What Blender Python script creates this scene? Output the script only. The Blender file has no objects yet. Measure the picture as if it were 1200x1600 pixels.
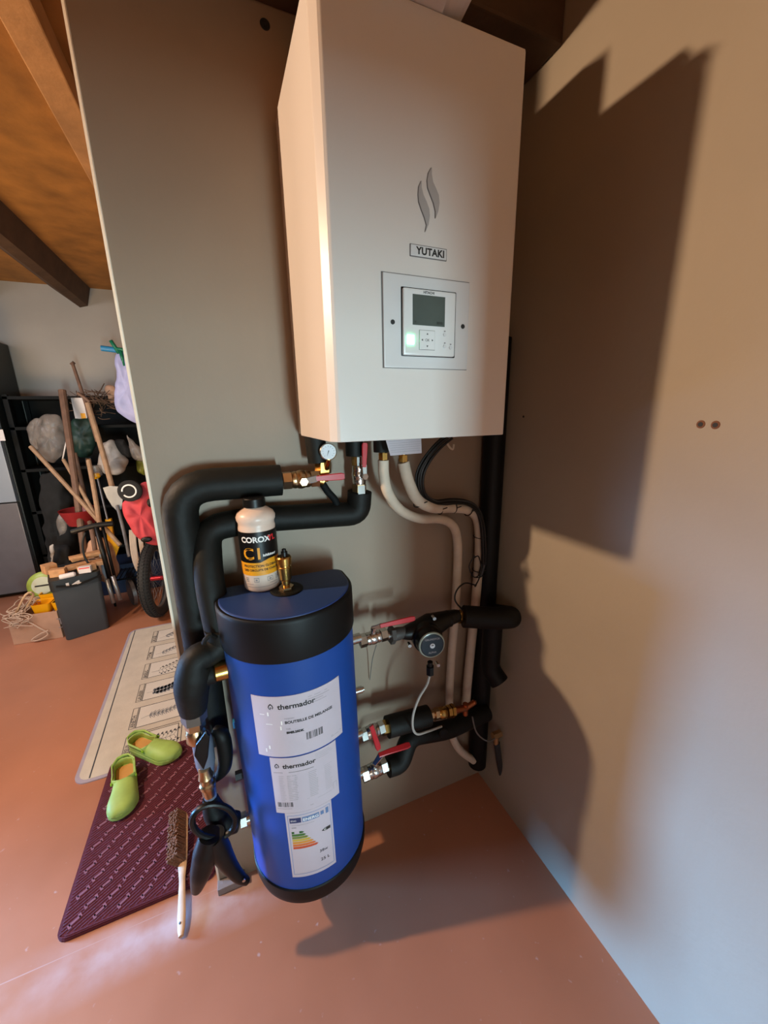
import bpy, bmesh, math, random
from mathutils import Vector, Matrix
random.seed(7)
SC = bpy.context.scene
COL = SC.collection
PI = math.pi

# ---------------------------------------------------------------- camera
CP = Vector((-0.9593386, -1.1950494, 1.7))
CR = Vector((0.92295328, -0.3844628, -0.0185901))
CD = Vector((-0.11354696, -0.22580077, -0.96753351))
CF = Vector((0.36778299, 0.89509908, -0.25205815))
FPX = 594.52
cam = bpy.data.cameras.new('camera')
cam.sensor_width = 36.0
cam.lens = FPX / 1600 * 36
cam.clip_start = 0.02
co = bpy.data.objects.new('camera', cam)
COL.objects.link(co)
M = Matrix.Identity(4)
for i in range(3):
    M[i][0] = CR[i]; M[i][1] = -CD[i]; M[i][2] = -CF[i]; M[i][3] = CP[i]
co.matrix_world = M
SC.camera = co

def W(px, py, x=None, y=None, z=None):
    """point of the place seen at a pixel, at a known x, y or z"""
    v = CR * ((px - 600) / FPX) + CD * ((py - 800) / FPX) + CF
    if x is not None: t = (x - CP.x) / v.x
    elif y is not None: t = (y - CP.y) / v.y
    else: t = (z - CP.z) / v.z
    return CP + v * t

# ---------------------------------------------------------------- world and lights
SC.view_settings.view_transform = 'Standard'
SC.view_settings.look = 'None'
SC.view_settings.gamma = 1
SC.view_settings.use_curve_mapping = False
SC.view_settings.exposure = 0.0
wd = bpy.data.worlds.new('world'); SC.world = wd; wd.use_nodes = True
bg = wd.node_tree.nodes['Background']
bg.inputs[0].default_value = (0.80, 0.86, 1.0, 1); bg.inputs[1].default_value = 0.03

def light(name, kind, loc, aim, power, color, size=0.2, size_y=None, spot=None, spread=None):
    l = bpy.data.lights.new(name, kind); l.energy = power; l.color = color
    if kind == 'AREA':
        l.shape = 'RECTANGLE' if size_y else 'DISK'; l.size = size
        if size_y: l.size_y = size_y
        if spread: l.spread = math.radians(spread)
    else: l.shadow_soft_size = size
    if kind == 'SPOT': l.spot_size = spot; l.spot_blend = 0.5
    o = bpy.data.objects.new(name, l); COL.objects.link(o)
    o.location = loc
    o.rotation_euler = (Vector(aim) - Vector(loc)).to_track_quat('-Z', 'Y').to_euler()
    return o
light('warm_ceiling_lamp', 'AREA', (-2.9, 0.17, 2.62), (-0.6, -0.2, 1.3), 66, (1.0, 0.69, 0.45), 0.10)
light('cool_side_door_daylight', 'AREA', (-4.0, 1.0, 0.7), (0.0, -1.25, -0.05), 27, (0.18, 0.49, 1.0), 0.5, 0.9, spread=42)
light('doorway_daylight', 'AREA', (-0.34, -5.2, 0.55), (-0.6, 0, 1.2), 195, (0.60, 0.90, 1.0), 0.35, 1.2)
light('rear_warm_fill', 'AREA', (-2.3, -4.6, 1.5), (-0.6, 0, 1.3), 20, (1.0, 0.82, 0.72), 1.3, 1.6)  # added warm fill lamp behind the viewer, lifts the boiler front
light('far_room_fill', 'AREA', (-3.4, 1.3, 2.4), (-2.1, 2.6, 0.0), 34, (0.95, 0.93, 1.0), 0.9, 0.9)  # added fill lamp inside the far room, brightens its floor and wall
light('roof_bounce', 'AREA', (-3.0, 1.2, 0.9), (-1.8, 2.0, 3.0), 40, (1.0, 0.70, 0.40), 0.8, 0.8)

# ---------------------------------------------------------------- materials
def lin(h):
    h = h.lstrip('#'); c = [int(h[i:i+2], 16) / 255 for i in (0, 2, 4)]
    return tuple((v / 12.92 if v <= .04045 else ((v + .055) / 1.055) ** 2.4) for v in c) + (1,)
MATS = {}
def mat(name, col, rough=0.6, metal=0.0, var=0.06, scale=12.0, bump=0.0, bscale=60.0, alpha=1.0, emit=None, trans=0.0, sheen=0.0, coat=0.0, spec=0.5):
    if name in MATS: return MATS[name]
    m = bpy.data.materials.new(name); m.use_nodes = True
    nt = m.node_tree; b = nt.nodes['Principled BSDF']; c = lin(col)
    tc = nt.nodes.new('ShaderNodeTexCoord')
    nz = nt.nodes.new('ShaderNodeTexNoise'); nz.inputs['Scale'].default_value = scale; nz.inputs['Detail'].default_value = 6
    nt.links.new(tc.outputs['Object'], nz.inputs['Vector'])
    rp = nt.nodes.new('ShaderNodeValToRGB')
    rp.color_ramp.elements[0].position = 0.3; rp.color_ramp.elements[1].position = 0.7
    rp.color_ramp.elements[0].color = tuple(max(0, v * (1 - var)) for v in c[:3]) + (1,)
    rp.color_ramp.elements[1].color = tuple(min(1, v * (1 + var)) for v in c[:3]) + (1,)
    nt.links.new(nz.outputs['Fac'], rp.inputs['Fac']); nt.links.new(rp.outputs['Color'], b.inputs['Base Color'])
    b.inputs['Roughness'].default_value = rough; b.inputs['Metallic'].default_value = metal
    b.inputs['Alpha'].default_value = alpha
    b.inputs['Transmission Weight'].default_value = trans
    b.inputs['Specular IOR Level'].default_value = spec
    b.inputs['Sheen Weight'].default_value = sheen
    b.inputs['Coat Weight'].default_value = coat
    if emit:
        b.inputs['Emission Color'].default_value = lin(emit[0]); b.inputs['Emission Strength'].default_value = emit[1]
    if bump:
        n2 = nt.nodes.new('ShaderNodeTexNoise'); n2.inputs['Scale'].default_value = bscale; n2.inputs['Detail'].default_value = 4
        nt.links.new(tc.outputs['Object'], n2.inputs['Vector'])
        bp = nt.nodes.new('ShaderNodeBump'); bp.inputs['Strength'].default_value = bump; bp.inputs['Distance'].default_value = 0.004
        nt.links.new(n2.outputs['Fac'], bp.inputs['Height']); nt.links.new(bp.outputs['Normal'], b.inputs['Normal'])
    MATS[name] = m
    return m

m_wall = mat('painted_plaster_wall', '#a99d8a', 0.62, var=0.05, scale=2.5, bump=0.25, bscale=35)
m_board = mat('partition_board', '#95826f', 0.55, var=0.05, scale=3, bump=0.08, bscale=80)
m_trim = mat('corner_bead', '#e6ddcc', 0.5)
m_far = mat('far_wall_render', '#a69e94', 0.8, var=0.08, scale=2, bump=0.3, bscale=20)
m_white = mat('white_enamel', '#d9d2cc', 0.32, var=0.012, scale=3)
m_side = mat('cream_enamel', '#e2d6c6', 0.35, var=0.01, scale=3)
m_plate = mat('pale_grey_plastic', '#d3d1d0', 0.4, var=0.01)
m_ctrl = mat('controller_plastic', '#dddcda', 0.3, var=0.01)
m_groove = mat('seam_grey', '#6f6a68', 0.6)
m_lcd = mat('lcd_glass', '#4d5854', 0.25, var=0.05, scale=30)
m_lcdmark = mat('lcd_segment', '#323b38', 0.4)
m_led = mat('green_lit_button', '#d8ffe8', 0.4, emit=('#52ff98', 16.0))
m_dark = mat('dark_print', '#20201f', 0.6)
m_greyprint = mat('grey_print', '#8a8384', 0.6)
m_palepr = mat('faint_print', '#a59da0', 0.6)
m_flame = mat('embossed_flame', '#a9a5a3', 0.3)
m_foam = mat('black_pipe_foam', '#10100d', 0.6, var=0.25, scale=18, bump=0.35, bscale=45, spec=0.28)
m_foam2 = mat('black_rubber', '#0a0a09', 0.55, var=0.2, bump=0.2, spec=0.25)
m_lag = mat('white_pipe_lagging', '#cbbba8', 0.7, var=0.08, scale=25, bump=0.3, bscale=60)
m_blk = mat('black_plastic', '#0b0b0b', 0.4, var=0.1, spec=0.3)
m_cable = mat('black_cable', '#0b0b0b', 0.5)
m_gcable = mat('grey_cable', '#b4b0a9', 0.5)
m_chrome = mat('nickel_plated_brass', '#c9c7c2', 0.22, 1.0, var=0.05)
m_brass = mat('brass', '#c39a55', 0.25, 1.0, var=0.1)
m_brasspale = mat('pale_brass', '#c9a77c', 0.3, 1.0, var=0.1)
m_copper = mat('copper', '#a5603e', 0.35, 1.0, var=0.15)
m_red = mat('red_lever_coating', '#b81f26', 0.35, var=0.05)
m_blue = mat('blue_tank_jacket', '#16418c', 0.45, var=0.05, scale=5, spec=0.3)
m_lid = mat('blue_lid_vinyl', '#1f3b78', 0.45, var=0.07, scale=6)
m_band = mat('black_tank_cap', '#0d0c0c', 0.5, var=0.1, scale=6, spec=0.22)
m_label = mat('white_label_paper', '#c0b2bb', 0.55, var=0.02)
m_paper = mat('white_paper', '#d5cfcc', 0.7, var=0.02)
m_floor_c = '#b97d5f'
m_beam = mat('old_beam_wood', '#a3784c', 0.75, var=0.2, scale=8, bump=0.4, bscale=30)
m_beamd = mat('dark_beam_wood', '#4d3826', 0.8, var=0.25, scale=8, bump=0.4, bscale=30)
m_ceil = mat('orange_chipboard', '#9a6a30', 0.75, var=0.28, scale=6, bump=0.5, bscale=40)
m_clog = mat('lime_clog_foam', '#a6c664', 0.55, var=0.14, scale=14)
m_clogin = mat('lime_clog_lining', '#93c62c', 0.6, var=0.05)
m_insole = mat('worn_insole', '#cf9a55', 0.7, var=0.1)
m_wood = mat('bare_handle_wood', '#9d7f63', 0.6, var=0.18, scale=20)
m_wood2 = mat('brown_handle_wood', '#6d5242', 0.65, var=0.2, scale=20)
m_palewood = mat('pale_wood', '#cfab85', 0.6, var=0.1, scale=30)
m_bristle = mat('brown_bristles', '#83593f', 0.9, var=0.35, scale=120, bump=1.0, bscale=300)
m_metal = mat('grey_steel', '#8f9092', 0.4, 0.8, var=0.15)
m_dgrey = mat('dark_grey_plastic', '#3a4045', 0.55, var=0.06, scale=8)
m_card = mat('corrugated_card', '#c39a7e', 0.8, var=0.1, scale=10)
m_yellow = mat('yellow_plastic', '#f2a90a', 0.4)
m_lime = mat('lime_plastic', '#93a548', 0.4, var=0.2)
m_string = mat('pale_string', '#cdb29a', 0.8)
m_redf = mat('red_fabric', '#b53a43', 0.75, var=0.12, scale=12, bump=0.4, bscale=18)
m_tyre = mat('tyre_rubber', '#1e1f20', 0.75, var=0.3, scale=60)
m_fridge = mat('fridge_door', '#8f98a2', 0.35, var=0.04, scale=2)
m_fridges = mat('fridge_side', '#1b2120', 0.5, var=0.1, scale=3)
m_lav = mat('lavender_bag_plastic', '#a7acd8', 0.5, var=0.1, scale=10, bump=0.4, bscale=14)
m_clear = mat('cloudy_plastic_bag', '#a39a93', 0.3, var=0.3, scale=9, bump=0.8, bscale=10, alpha=0.36)
m_gbag = mat('dark_green_bag', '#16342c', 0.5, var=0.15, bump=0.3)
m_cloth = mat('white_cloth', '#a9a29c', 0.85, var=0.3, scale=9, bump=1.0, bscale=9)
m_blackc = mat('black_cloth', '#141516', 0.9, var=0.3, bump=0.5, bscale=15)
m_rack = mat('black_rack', '#0c0f10', 0.7, var=0.2, spec=0.2)
m_twig = mat('dry_twig', '#5e4838', 0.85, var=0.3, scale=40)
m_cyan = mat('cyan_plastic', '#2d84b4', 0.35)
m_green = mat('green_plastic', '#127052', 0.4)
m_orange = mat('orange_label', '#e59a1a', 0.5)
m_bottle = mat('white_bottle_plastic', '#dfc6b6', 0.35, var=0.015)
m_whitepr = mat('white_print', '#eeeae6', 0.5)
m_glass = mat('gauge_face', '#d9dde2', 0.25)
m_pumpface = mat('pump_face', '#16222c', 0.25)
m_rim = mat('translucent_rim', '#9aa193', 0.2)
m_redpr = mat('red_print', '#d3262b', 0.5)

# floor: painted terracotta concrete with pale marks in front of the partition line
def floor_mat():
    m = bpy.data.materials.new('painted_concrete_floor'); m.use_nodes = True
    nt = m.node_tree; N = nt.nodes; L = nt.links; b = N['Principled BSDF']
    geo = N.new('ShaderNodeNewGeometry')
    def noise(s, d=5):
        n = N.new('ShaderNodeTexNoise'); n.inputs['Scale'].default_value = s; n.inputs['Detail'].default_value = d
        L.new(geo.outputs['Position'], n.inputs['Vector']); return n
    n1 = noise(1.6); r1 = N.new('ShaderNodeValToRGB')
    r1.color_ramp.elements[0].position = .3; r1.color_ramp.elements[1].position = .72
    c = lin(m_floor_c); r1.color_ramp.elements[0].color = tuple(v * .86 for v in c[:3]) + (1,); r1.color_ramp.elements[1].color = tuple(v * 1.12 for v in c[:3]) + (1,)
    L.new(n1.outputs['Fac'], r1.inputs['Fac'])
    sp = N.new('ShaderNodeSeparateXYZ'); L.new(geo.outputs['Position'], sp.inputs[0])
    def math_(op, a, b_=None, cl=False):
        n = N.new('ShaderNodeMath'); n.operation = op; n.use_clamp = cl
        for i, v in enumerate((a, b_)):
            if v is None: continue
            if hasattr(v, 'default_value'): L.new(v, n.inputs[i])
            else: n.inputs[i].default_value = v
        return n.outputs[0]
    # pale mark broken up by noise: a band centred on y=-0.06, left of x=-0.98
    band = math_('SUBTRACT', 1.0, math_('MULTIPLY', math_('ABSOLUTE', math_('ADD', sp.outputs[1], 0.055)), 9.0), True)
    xm = math_('MULTIPLY', math_('SUBTRACT', -0.92, sp.outputs[0]), 6.0, True)
    xm2 = math_('MULTIPLY', math_('ADD', sp.outputs[0], 1.9), 2.2, True)
    n2 = noise(9.0)
    pale_mark = math_('MULTIPLY', math_('MULTIPLY', math_('MULTIPLY', band, xm), xm2), math_('MULTIPLY', math_('SUBTRACT', n2.outputs['Fac'], .22), 2.2, True), True)
    # small scuffs
    n3 = noise(38.0, 2)
    sc = math_('MULTIPLY', math_('MULTIPLY', math_('SUBTRACT', n3.outputs['Fac'], .70), 9.0, True), 0.5, True)
    # thin joint line continuing the partition
    jl = math_('MULTIPLY', math_('SUBTRACT', 1.0, math_('MULTIPLY', math_('ABSOLUTE', math_('ADD', sp.outputs[1], 0.008)), 350.0), True), math_('LESS_THAN', sp.outputs[0], -1.17))
    fac = math_('MAXIMUM', math_('MULTIPLY', pale_mark, .9), math_('MAXIMUM', sc, math_('MULTIPLY', jl, .5)))
    mx = N.new('ShaderNodeMix'); mx.data_type = 'RGBA'
    L.new(fac, mx.inputs[0]); L.new(r1.outputs['Color'], mx.inputs[6]); mx.inputs[7].default_value = lin('#d6cad0')
    L.new(mx.outputs[2], b.inputs['Base Color'])
    rr = math_('ADD', math_('MULTIPLY', n1.outputs['Fac'], .25), .24)
    L.new(rr, b.inputs['Roughness'])
    bp = N.new('ShaderNodeBump'); bp.inputs['Strength'].default_value = .12; bp.inputs['Distance'].default_value = .01
    L.new(noise(7.0).outputs['Fac'], bp.inputs['Height']); L.new(bp.outputs['Normal'], b.inputs['Normal'])
    return m
m_floor = floor_mat()

# ---------------------------------------------------------------- mesh helpers
def V(*a): return Vector(a)
class MB:
    def __init__(s): s.bm = bmesh.new(); s.mats = []; s.mi = 0
    def use(s, m):
        if m not in s.mats: s.mats.append(m)
        s.mi = s.mats.index(m); return s
    def _f(s, vs, smooth=False):
        try: f = s.bm.faces.new(vs)
        except ValueError: return None
        f.material_index = s.mi; f.smooth = smooth; return f
    def box(s, a, b, bev=0.0, mtx=None, seg=2):
        a = Vector(a); b = Vector(b)
        lo = Vector([min(a[i], b[i]) for i in range(3)]); hi = Vector([max(a[i], b[i]) for i in range(3)])
        vs = [s.bm.verts.new((x, y, z)) for z in (lo.z, hi.z) for y in (lo.y, hi.y) for x in (lo.x, hi.x)]
        fs = [s._f([vs[i] for i in q]) for q in ((0,2,3,1),(4,5,7,6),(0,1,5,4),(2,6,7,3),(0,4,6,2),(1,3,7,5))]
        if mtx is not None: bmesh.ops.transform(s.bm, matrix=mtx, verts=vs)
        if bev:
            es = list({e for f in fs for e in f.edges})
            r = bmesh.ops.bevel(s.bm, geom=es, offset=bev, segments=seg, profile=0.6, affect='EDGES', clamp_overlap=True)
            for f in r['faces']: f.material_index = s.mi; f.smooth = True
        return s
    def ring(s, c, ax, r, n, up=None, sx=1.0):
        ax = Vector(ax).normalized(); up = Vector(up) if up else (V(0,0,1) if abs(ax.z) < .9 else V(0,1,0))
        u = ax.cross(up).normalized(); v = u.cross(ax)
        return [s.bm.verts.new(Vector(c) + u * (math.cos(2*PI*i/n) * r * sx) + v * (math.sin(2*PI*i/n) * r)) for i in range(n)]
    def bridge(s, A, B, smooth=True):
        n = len(A)
        for i in range(n): s._f([A[i], A[(i+1) % n], B[(i+1) % n], B[i]], smooth)
    def cap(s, A, rev=False): s._f(list(reversed(A)) if rev else A)
    def cyl(s, p0, p1, r, r2=None, n=20, smooth=True, up=None):
        p0 = Vector(p0); p1 = Vector(p1); r2 = r if r2 is None else r2; ax = p1 - p0
        A = s.ring(p0, ax, r, n, up); B = s.ring(p1, ax, r2, n, up)
        s.bridge(A, B, smooth); s.cap(A, True); s.cap(B); return s
    def lathe(s, o, ax, prof, n=24, smooth=True, up=None):
        """prof: (distance along axis, radius)"""
        o = Vector(o); ax = Vector(ax).normalized(); prev = None
        for k, (d, r) in enumerate(prof):
            R = s.ring(o + ax * d, ax, max(r, 1e-4), n, up)
            if prev is None: s.cap(R, True)
            else: s.bridge(prev, R, smooth)
            prev = R
        s.cap(prev); return s
    def hexa(s, p0, p1, r): return s.cyl(p0, p1, r, n=6, smooth=False)
    def tube(s, pts, r, n=14, sub=6, closed=False, rs=None, smooth_path=True):
        P = [Vector(p) for p in pts]; R0 = rs or [r] * len(P)
        if smooth_path and len(P) > 2:
            Q = []; RR = []; m = len(P)
            rng = range(m if closed else m - 1)
            for i in rng:
                g = lambda k: P[k % m] if closed else P[max(0, min(m - 1, k))]
                a, b, c, d = g(i-1), g(i), g(i+1), g(i+2)
                for k in range(sub):
                    t = k / sub
                    Q.append(0.5 * ((2*b) + (c-a)*t + (2*a-5*b+4*c-d)*t*t + (3*b-a-3*c+d)*t**3))
                    RR.append(R0[i] * (1-t) + R0[(i+1) % m] * t)
            if not closed: Q.append(P[-1]); RR.append(R0[-1])
        else: Q = P; RR = R0
        m = len(Q); T = []
        for i in range(m):
            a = Q[(i-1) % m] if closed else Q[max(0, i-1)]; b = Q[(i+1) % m] if closed else Q[min(m-1, i+1)]
            t = (b - a); T.append(t.normalized() if t.length > 1e-9 else V(0,0,1))
        u = T[0].orthogonal().normalized(); rings = []
        for i in range(m):
            u = (u - T[i] * u.dot(T[i]))
            u = u.normalized() if u.length > 1e-6 else T[i].orthogonal().normalized()
            v = T[i].cross(u)
            rings.append([s.bm.verts.new(Q[i] + (u*math.cos(2*PI*k/n) + v*math.sin(2*PI*k/n)) * RR[i]) for k in range(n)])
        for i in range(m - 1): s.bridge(rings[i], rings[i+1])
        if closed: s.bridge(rings[-1], rings[0])
        else: s.cap(rings[0], True); s.cap(rings[-1])
        return s
    def prism(s, poly, d, smooth=False):
        """poly: 3-D outline, d: extrusion vector"""
        d = Vector(d); A = [s.bm.verts.new(Vector(p)) for p in poly]; B = [s.bm.verts.new(Vector(p) + d) for p in poly]
        s.bridge(A, B, smooth); s.cap(A, True); s.cap(B); return s
    def grid(s, fn, nu, nv, thick=None, smooth=True):
        G = [[s.bm.verts.new(fn(i/nu, j/nv)) for j in range(nv+1)] for i in range(nu+1)]
        for i in range(nu):
            for j in range(nv): s._f([G[i][j], G[i+1][j], G[i+1][j+1], G[i][j+1]], smooth)
        return s
    def ball(s, c, r, n=16, sq=(1,1,1)):
        r_ = bmesh.ops.create_uvsphere(s.bm, u_segments=n, v_segments=max(6, n//2), radius=r)
        bmesh.ops.transform(s.bm, matrix=Matrix.Translation(Vector(c)) @ Matrix.Diagonal((*sq, 1)), verts=r_['verts'])
        for v in r_['verts']:
            for f in v.link_faces: f.material_index = s.mi; f.smooth = True
        return s
    def build(s, name, m=None, parent=None, mods=None, recalc=True):
        if m is not None and not s.mats: s.mats = [m]
        if recalc: bmesh.ops.recalc_face_normals(s.bm, faces=s.bm.faces)
        s.bm.normal_update()
        for e in s.bm.edges:
            if len(e.link_faces) == 2 and e.calc_face_angle(0) > 0.62: e.smooth = False
        me = bpy.data.meshes.new(name); s.bm.to_mesh(me); s.bm.free()
        for k in s.mats: me.materials.append(k)
        o = bpy.data.objects.new(name, me); COL.objects.link(o)
        if parent:
            o.parent = parent
            if any(abs(v) > 1e-9 for v in parent_world(parent)): o.matrix_parent_inverse = Matrix.Translation(parent_world(parent)).inverted()
        return o
def parent_world(o):
    return Vector(o.location) if o.type == 'EMPTY' else Vector((0, 0, 0))   # part meshes are built in world coordinates
def tag(o, label, cat, group=None, kind=None):
    if label: o['label'] = label
    if cat: o['category'] = cat
    if group: o['group'] = group
    if kind: o['kind'] = kind
    return o
def thing(name, loc, label, cat, group=None):
    o = bpy.data.objects.new(name, None); COL.objects.link(o); o.location = loc; o.empty_display_size = 0.05
    return tag(o, label, cat, group)
def struct(o): o['kind'] = 'structure'; return o
def solid(name, mb, m, parent=None, thick=0.004, sub=0, bevel=0):
    o = mb.build(name, m, parent)
    if thick:
        k = o.modifiers.new('thickness', 'SOLIDIFY'); k.thickness = thick; k.offset = 0
    if sub:
        k = o.modifiers.new('smooth', 'SUBSURF'); k.levels = sub; k.render_levels = sub
    return o

def text_into(mb, s, size, fn, bold=0.0, align='LEFT', shear=0.0, space=1.0):
    """lay a line of lettering onto a surface: fn(u, v) -> point"""
    cu = bpy.data.curves.new('lettering', 'FONT'); cu.body = s; cu.size = size; cu.align_x = align
    cu.offset = bold; cu.shear = shear; cu.resolution_u = 3; cu.space_character = space
    to = bpy.data.objects.new('lettering', cu); COL.objects.link(to)
    bpy.context.view_layer.update()
    me = bpy.data.meshes.new_from_object(to)
    vs = [mb.bm.verts.new(fn(v.co.x, v.co.y)) for v in me.vertices]
    for p in me.polygons: mb._f([vs[i] for i in p.vertices])
    bpy.data.objects.remove(to); bpy.data.curves.remove(cu); bpy.data.meshes.remove(me)

# ================================================================= THE ROOM
fl = MB(); fl.box((-5.2, -6.5, -0.1), (0.2, 4.2, 0)); struct(fl.build('floor', m_floor))
XP = -1.161
# partition / back wall with a chamfered lit edge
wb = MB()
wb.prism([(XP-0.0035, 0.004, 0), (XP, 0, 0), (0.0, 0, 0), (0.0, 0.07, 0), (XP-0.0035, 0.07, 0)], (0, 0, 2.995)); wb.use(m_board)
wb = struct(wb.build('wall_back', m_board))
tr = MB(); tr.prism([(XP-0.0045, -0.0015, 0), (XP+0.001, -0.0035, 0), (XP+0.0032, -0.0035, 0), (XP+0.0032, -0.0005, 0), (XP-0.0045, 0.003, 0)], (0, 0, 2.995))
struct(tr.build('trim_1', m_trim))
wr = MB(); wr.box((0.0, -6.5, 0), (0.15, 0.07, 3.0)); struct(wr.build('wall_right', m_wall))
wf = MB(); wf.box((-5.2, 4.0, 0), (0.0, 4.15, 3.0)); struct(wf.build('wall_far', m_far))
wh = MB(); wh.box((0.0, 0.07, 0), (0.15, 4.0, 3.0)); struct(wh.build('wall_right', m_far))
ce = MB(); ce.box((-5.2, -2.2, 3.0), (0.15, 4.15, 3.1)); struct(ce.build('ceiling', m_ceil))
# unseen wall added behind the viewer, its opening shaped to cut the daylight
wn = MB(); wn.box((-0.40, -1.84, 0), (0.0, -1.75, 3.0)); wn.box((-2.2, -1.84, 0), (-0.40, -1.75, 0.34)); wn.box((-2.2, -1.84, 1.66), (-0.40, -1.75, 3.0)); struct(wn.build('wall_front_blocker', m_wall))
# beams
b1 = MB(); b1.box((-1.45, -0.5, 2.9), (-1.34, 4.0, 3.0), 0.006); struct(b1.build('trim_2', m_beam))
b2 = MB(); b2.prism([(-2.05, 0.0, 3.0), (-2.10, 0.0, 2.83), (-2.17, 0.0, 2.81), (-2.38, 0.0, 2.98), (-2.38, 0.0, 3.0)], (0, 4.0, 0)); struct(b2.build('trim_3', m_beamd))
b3 = MB(); b3.prism([(-2.82, 0.0, 3.0), (-2.86, 0.0, 2.83), (-2.93, 0.0, 2.81), (-3.12, 0.0, 2.98), (-3.12, 0.0, 3.0)], (0, 4.0, 0)); struct(b3.build('trim_4', m_beamd))
b4 = MB(); b4.box((-1.155, -0.185, 2.645), (-0.001, -0.001, 2.999), 0.008); struct(b4.build('trim_5', m_beamd))
# ceiling strip by the right wall
# small holes in the walls with rust rings
for (px, py, ax) in ((1095, 663, 'x'), (1118, 664, 'x'), (818, 651, 'x'), (414, 38, 'y')):
    k = MB(); small = px == 818
    if ax == 'x': c = W(px, py, x=0); d = V(-1, 0, 0)
    else: c = W(px, py, y=0); d = V(0, -1, 0)
    r = 0.0035 if small else (0.011 if ax == 'y' else 0.008)
    k.use(mat('rusty_ring', '#7b5138', 0.8)) if ax == 'x' and not small else k.use(m_dark)
    k.cyl(c - d * 0.002, c + d * 0.0012, r * 1.25, r)
    k.use(m_dark).cyl(c + d * 0.0008, c + d * 0.002, r * .62, n=12)
    o = k.build('wall_hole' if ax == 'x' else 'wall_bolt')
    lab = {1095: 'left of the two rusty screw holes on the bare right wall', 1118: 'right of the two rusty screw holes on the bare right wall',
           818: 'tiny dark nail hole in the shaded wall right of the boiler', 414: 'dark bolt head high on the partition left of the boiler'}[px]
    tag(o, lab, 'screw hole' if ax == 'x' else 'bolt', 'pair of rusty screw holes' if px > 1000 else None)

# ================================================================= BOILER
UX0, UX1, UY, UZ0, UZ1 = -0.744, -0.288, -0.3905, 1.640, 2.42
boiler = thing('boiler', ((UX0+UX1)/2, 0, UZ0), 'tall white wall-mounted boiler with a control panel and green lit button', 'boiler')
k = MB()
k.prism([(UX0-0.001, -0.0005, UZ0+0.004), (UX0-0.001, -0.08, UZ0+0.004), (UX1-0.006, -0.08, UZ0+0.004), (UX1-0.006, -0.0005, UZ0+0.004)], (0, 0, UZ1-UZ0-0.004))
k.build('chassis', m_side, boiler)
k = MB()
c = 0.026
k.prism([(UX0-0.004, -0.052, UZ0), (UX0, UY+c*0.9, UZ0), (UX0+0.012, UY+0.004, UZ0), (UX0+0.018, UY, UZ0), (UX1-0.006, UY, UZ0), (UX1, UY+0.006, UZ0), (UX1, -0.052, UZ0)], (0, 0, UZ1-UZ0))
o = k.build('casing', m_white, boiler)
bv = o.modifiers.new('b', 'BEVEL'); bv.width = 0.002; bv.segments = 2; bv.limit_method = 'ANGLE'
def F(px, py, off=0.0): return W(px, py, y=UY) + V(0, -off, 0)
def plate(mb, x0, x1, z0, z1, off0, off1, bev):
    return mb.box((x0, UY - off0, z0), (x1, UY - off1, z1), bev)
# control surround, recess seam, controller
k = MB(); k.use(m_groove); plate(k, -0.6255, -0.4125, 1.7935, 1.9785, -0.002, 0.0012, 0)
k.build('panel_seam', None, boiler)
sur = MB(); plate(sur, -0.6235, -0.4135, 1.7945, 1.9765, 0, 0.005, 0.002)
sur = sur.build('panel_surround', m_plate, boiler)
for px, py in ((612, 504), (721, 511)):
    k = MB(); c = F(px, py); k.cyl(c + V(0,-0.0045,0), c + V(0,-0.0062,0), 0.0048, n=16); k.use(m_dark); k.build('screw', m_dark, sur)
ctl = MB(); ctl.use(m_ctrl); plate(ctl, -0.5815, -0.4535, 1.820, 1.951, 0.003, 0.013, 0.004)
ctl.use(m_blk); plate(ctl, -0.5835, -0.4495, 1.8185, 1.9535, 0.003, 0.0078, 0.003)
ctl = ctl.build('controller', None, boiler)
lc = MB(); lc.use(m_lcd); x0, x1, z0, z1 = -0.5600, -0.4815, 1.8805, 1.9395
plate(lc, x0, x1, z0, z1, 0.0125, 0.0138, 0)
lc.use(m_lcdmark)
for (a, b_, h) in ((0.004, 0.009, 0.004), (0.058, 0.066, 0.005), (0.067, 0.073, 0.005)): lc.box((x0+a, UY-0.0139, z0+0.004), (x0+b_, UY-0.0142, z0+0.004+h))
lc.build('display', None, ctl)
k = MB(); k.use(m_led); k.box((-0.5735, UY-0.0125, 1.8415), (-0.5565, UY-0.0150, 1.8605), 0.002); k.build('power_button', m_led, ctl)
dp = MB(); dp.use(m_groove); dp.box((-0.5445, UY-0.0125, 1.8315), (-0.5055, UY-0.0136, 1.8715), 0.003)
dp.use(m_ctrl); dp.box((-0.5437, UY-0.013, 1.8323), (-0.5063, UY-0.0148, 1.8707), 0.003)
dp.use(m_dark)
cx, cz = -0.525, 1.8515
for ang in range(4):
    a = ang * PI / 2; u = V(math.cos(a), 0, math.sin(a)); v = V(-math.sin(a), 0, math.cos(a)); b_ = V(cx, UY-0.01485, cz)
    dp.prism([b_ + u*0.0145, b_ + u*0.0110 + v*0.0022, b_ + u*0.0110 - v*0.0022], (0, -0.0003, 0))
text_into(dp, 'OK', 0.0075, lambda u, v: V(cx + u, UY-0.0151, cz - 0.0026 + v), align='CENTER')
dp.build('direction_pad', None, ctl)
for px, py in ((690, 525), (690, 543), (699, 545)):
    k = MB(); c = F(px, py); k.use(m_plate); k.cyl(c + V(0,-0.0125,0), c + V(0,-0.0148,0), 0.0038, n=14)
    k.use(m_greyprint); k.box(c + V(-0.002,-0.0131,0.006), c + V(0.002,-0.0133,0.0085)); k.build('key', None, ctl)
k = MB(); text_into(k, 'HITACHI', 0.0068, lambda u, v: V(-0.5215 + u, UY-0.01335, 1.9425 + v), bold=0.0002, align='CENTER'); k.build('maker_lettering', m_dark, ctl)
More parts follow.
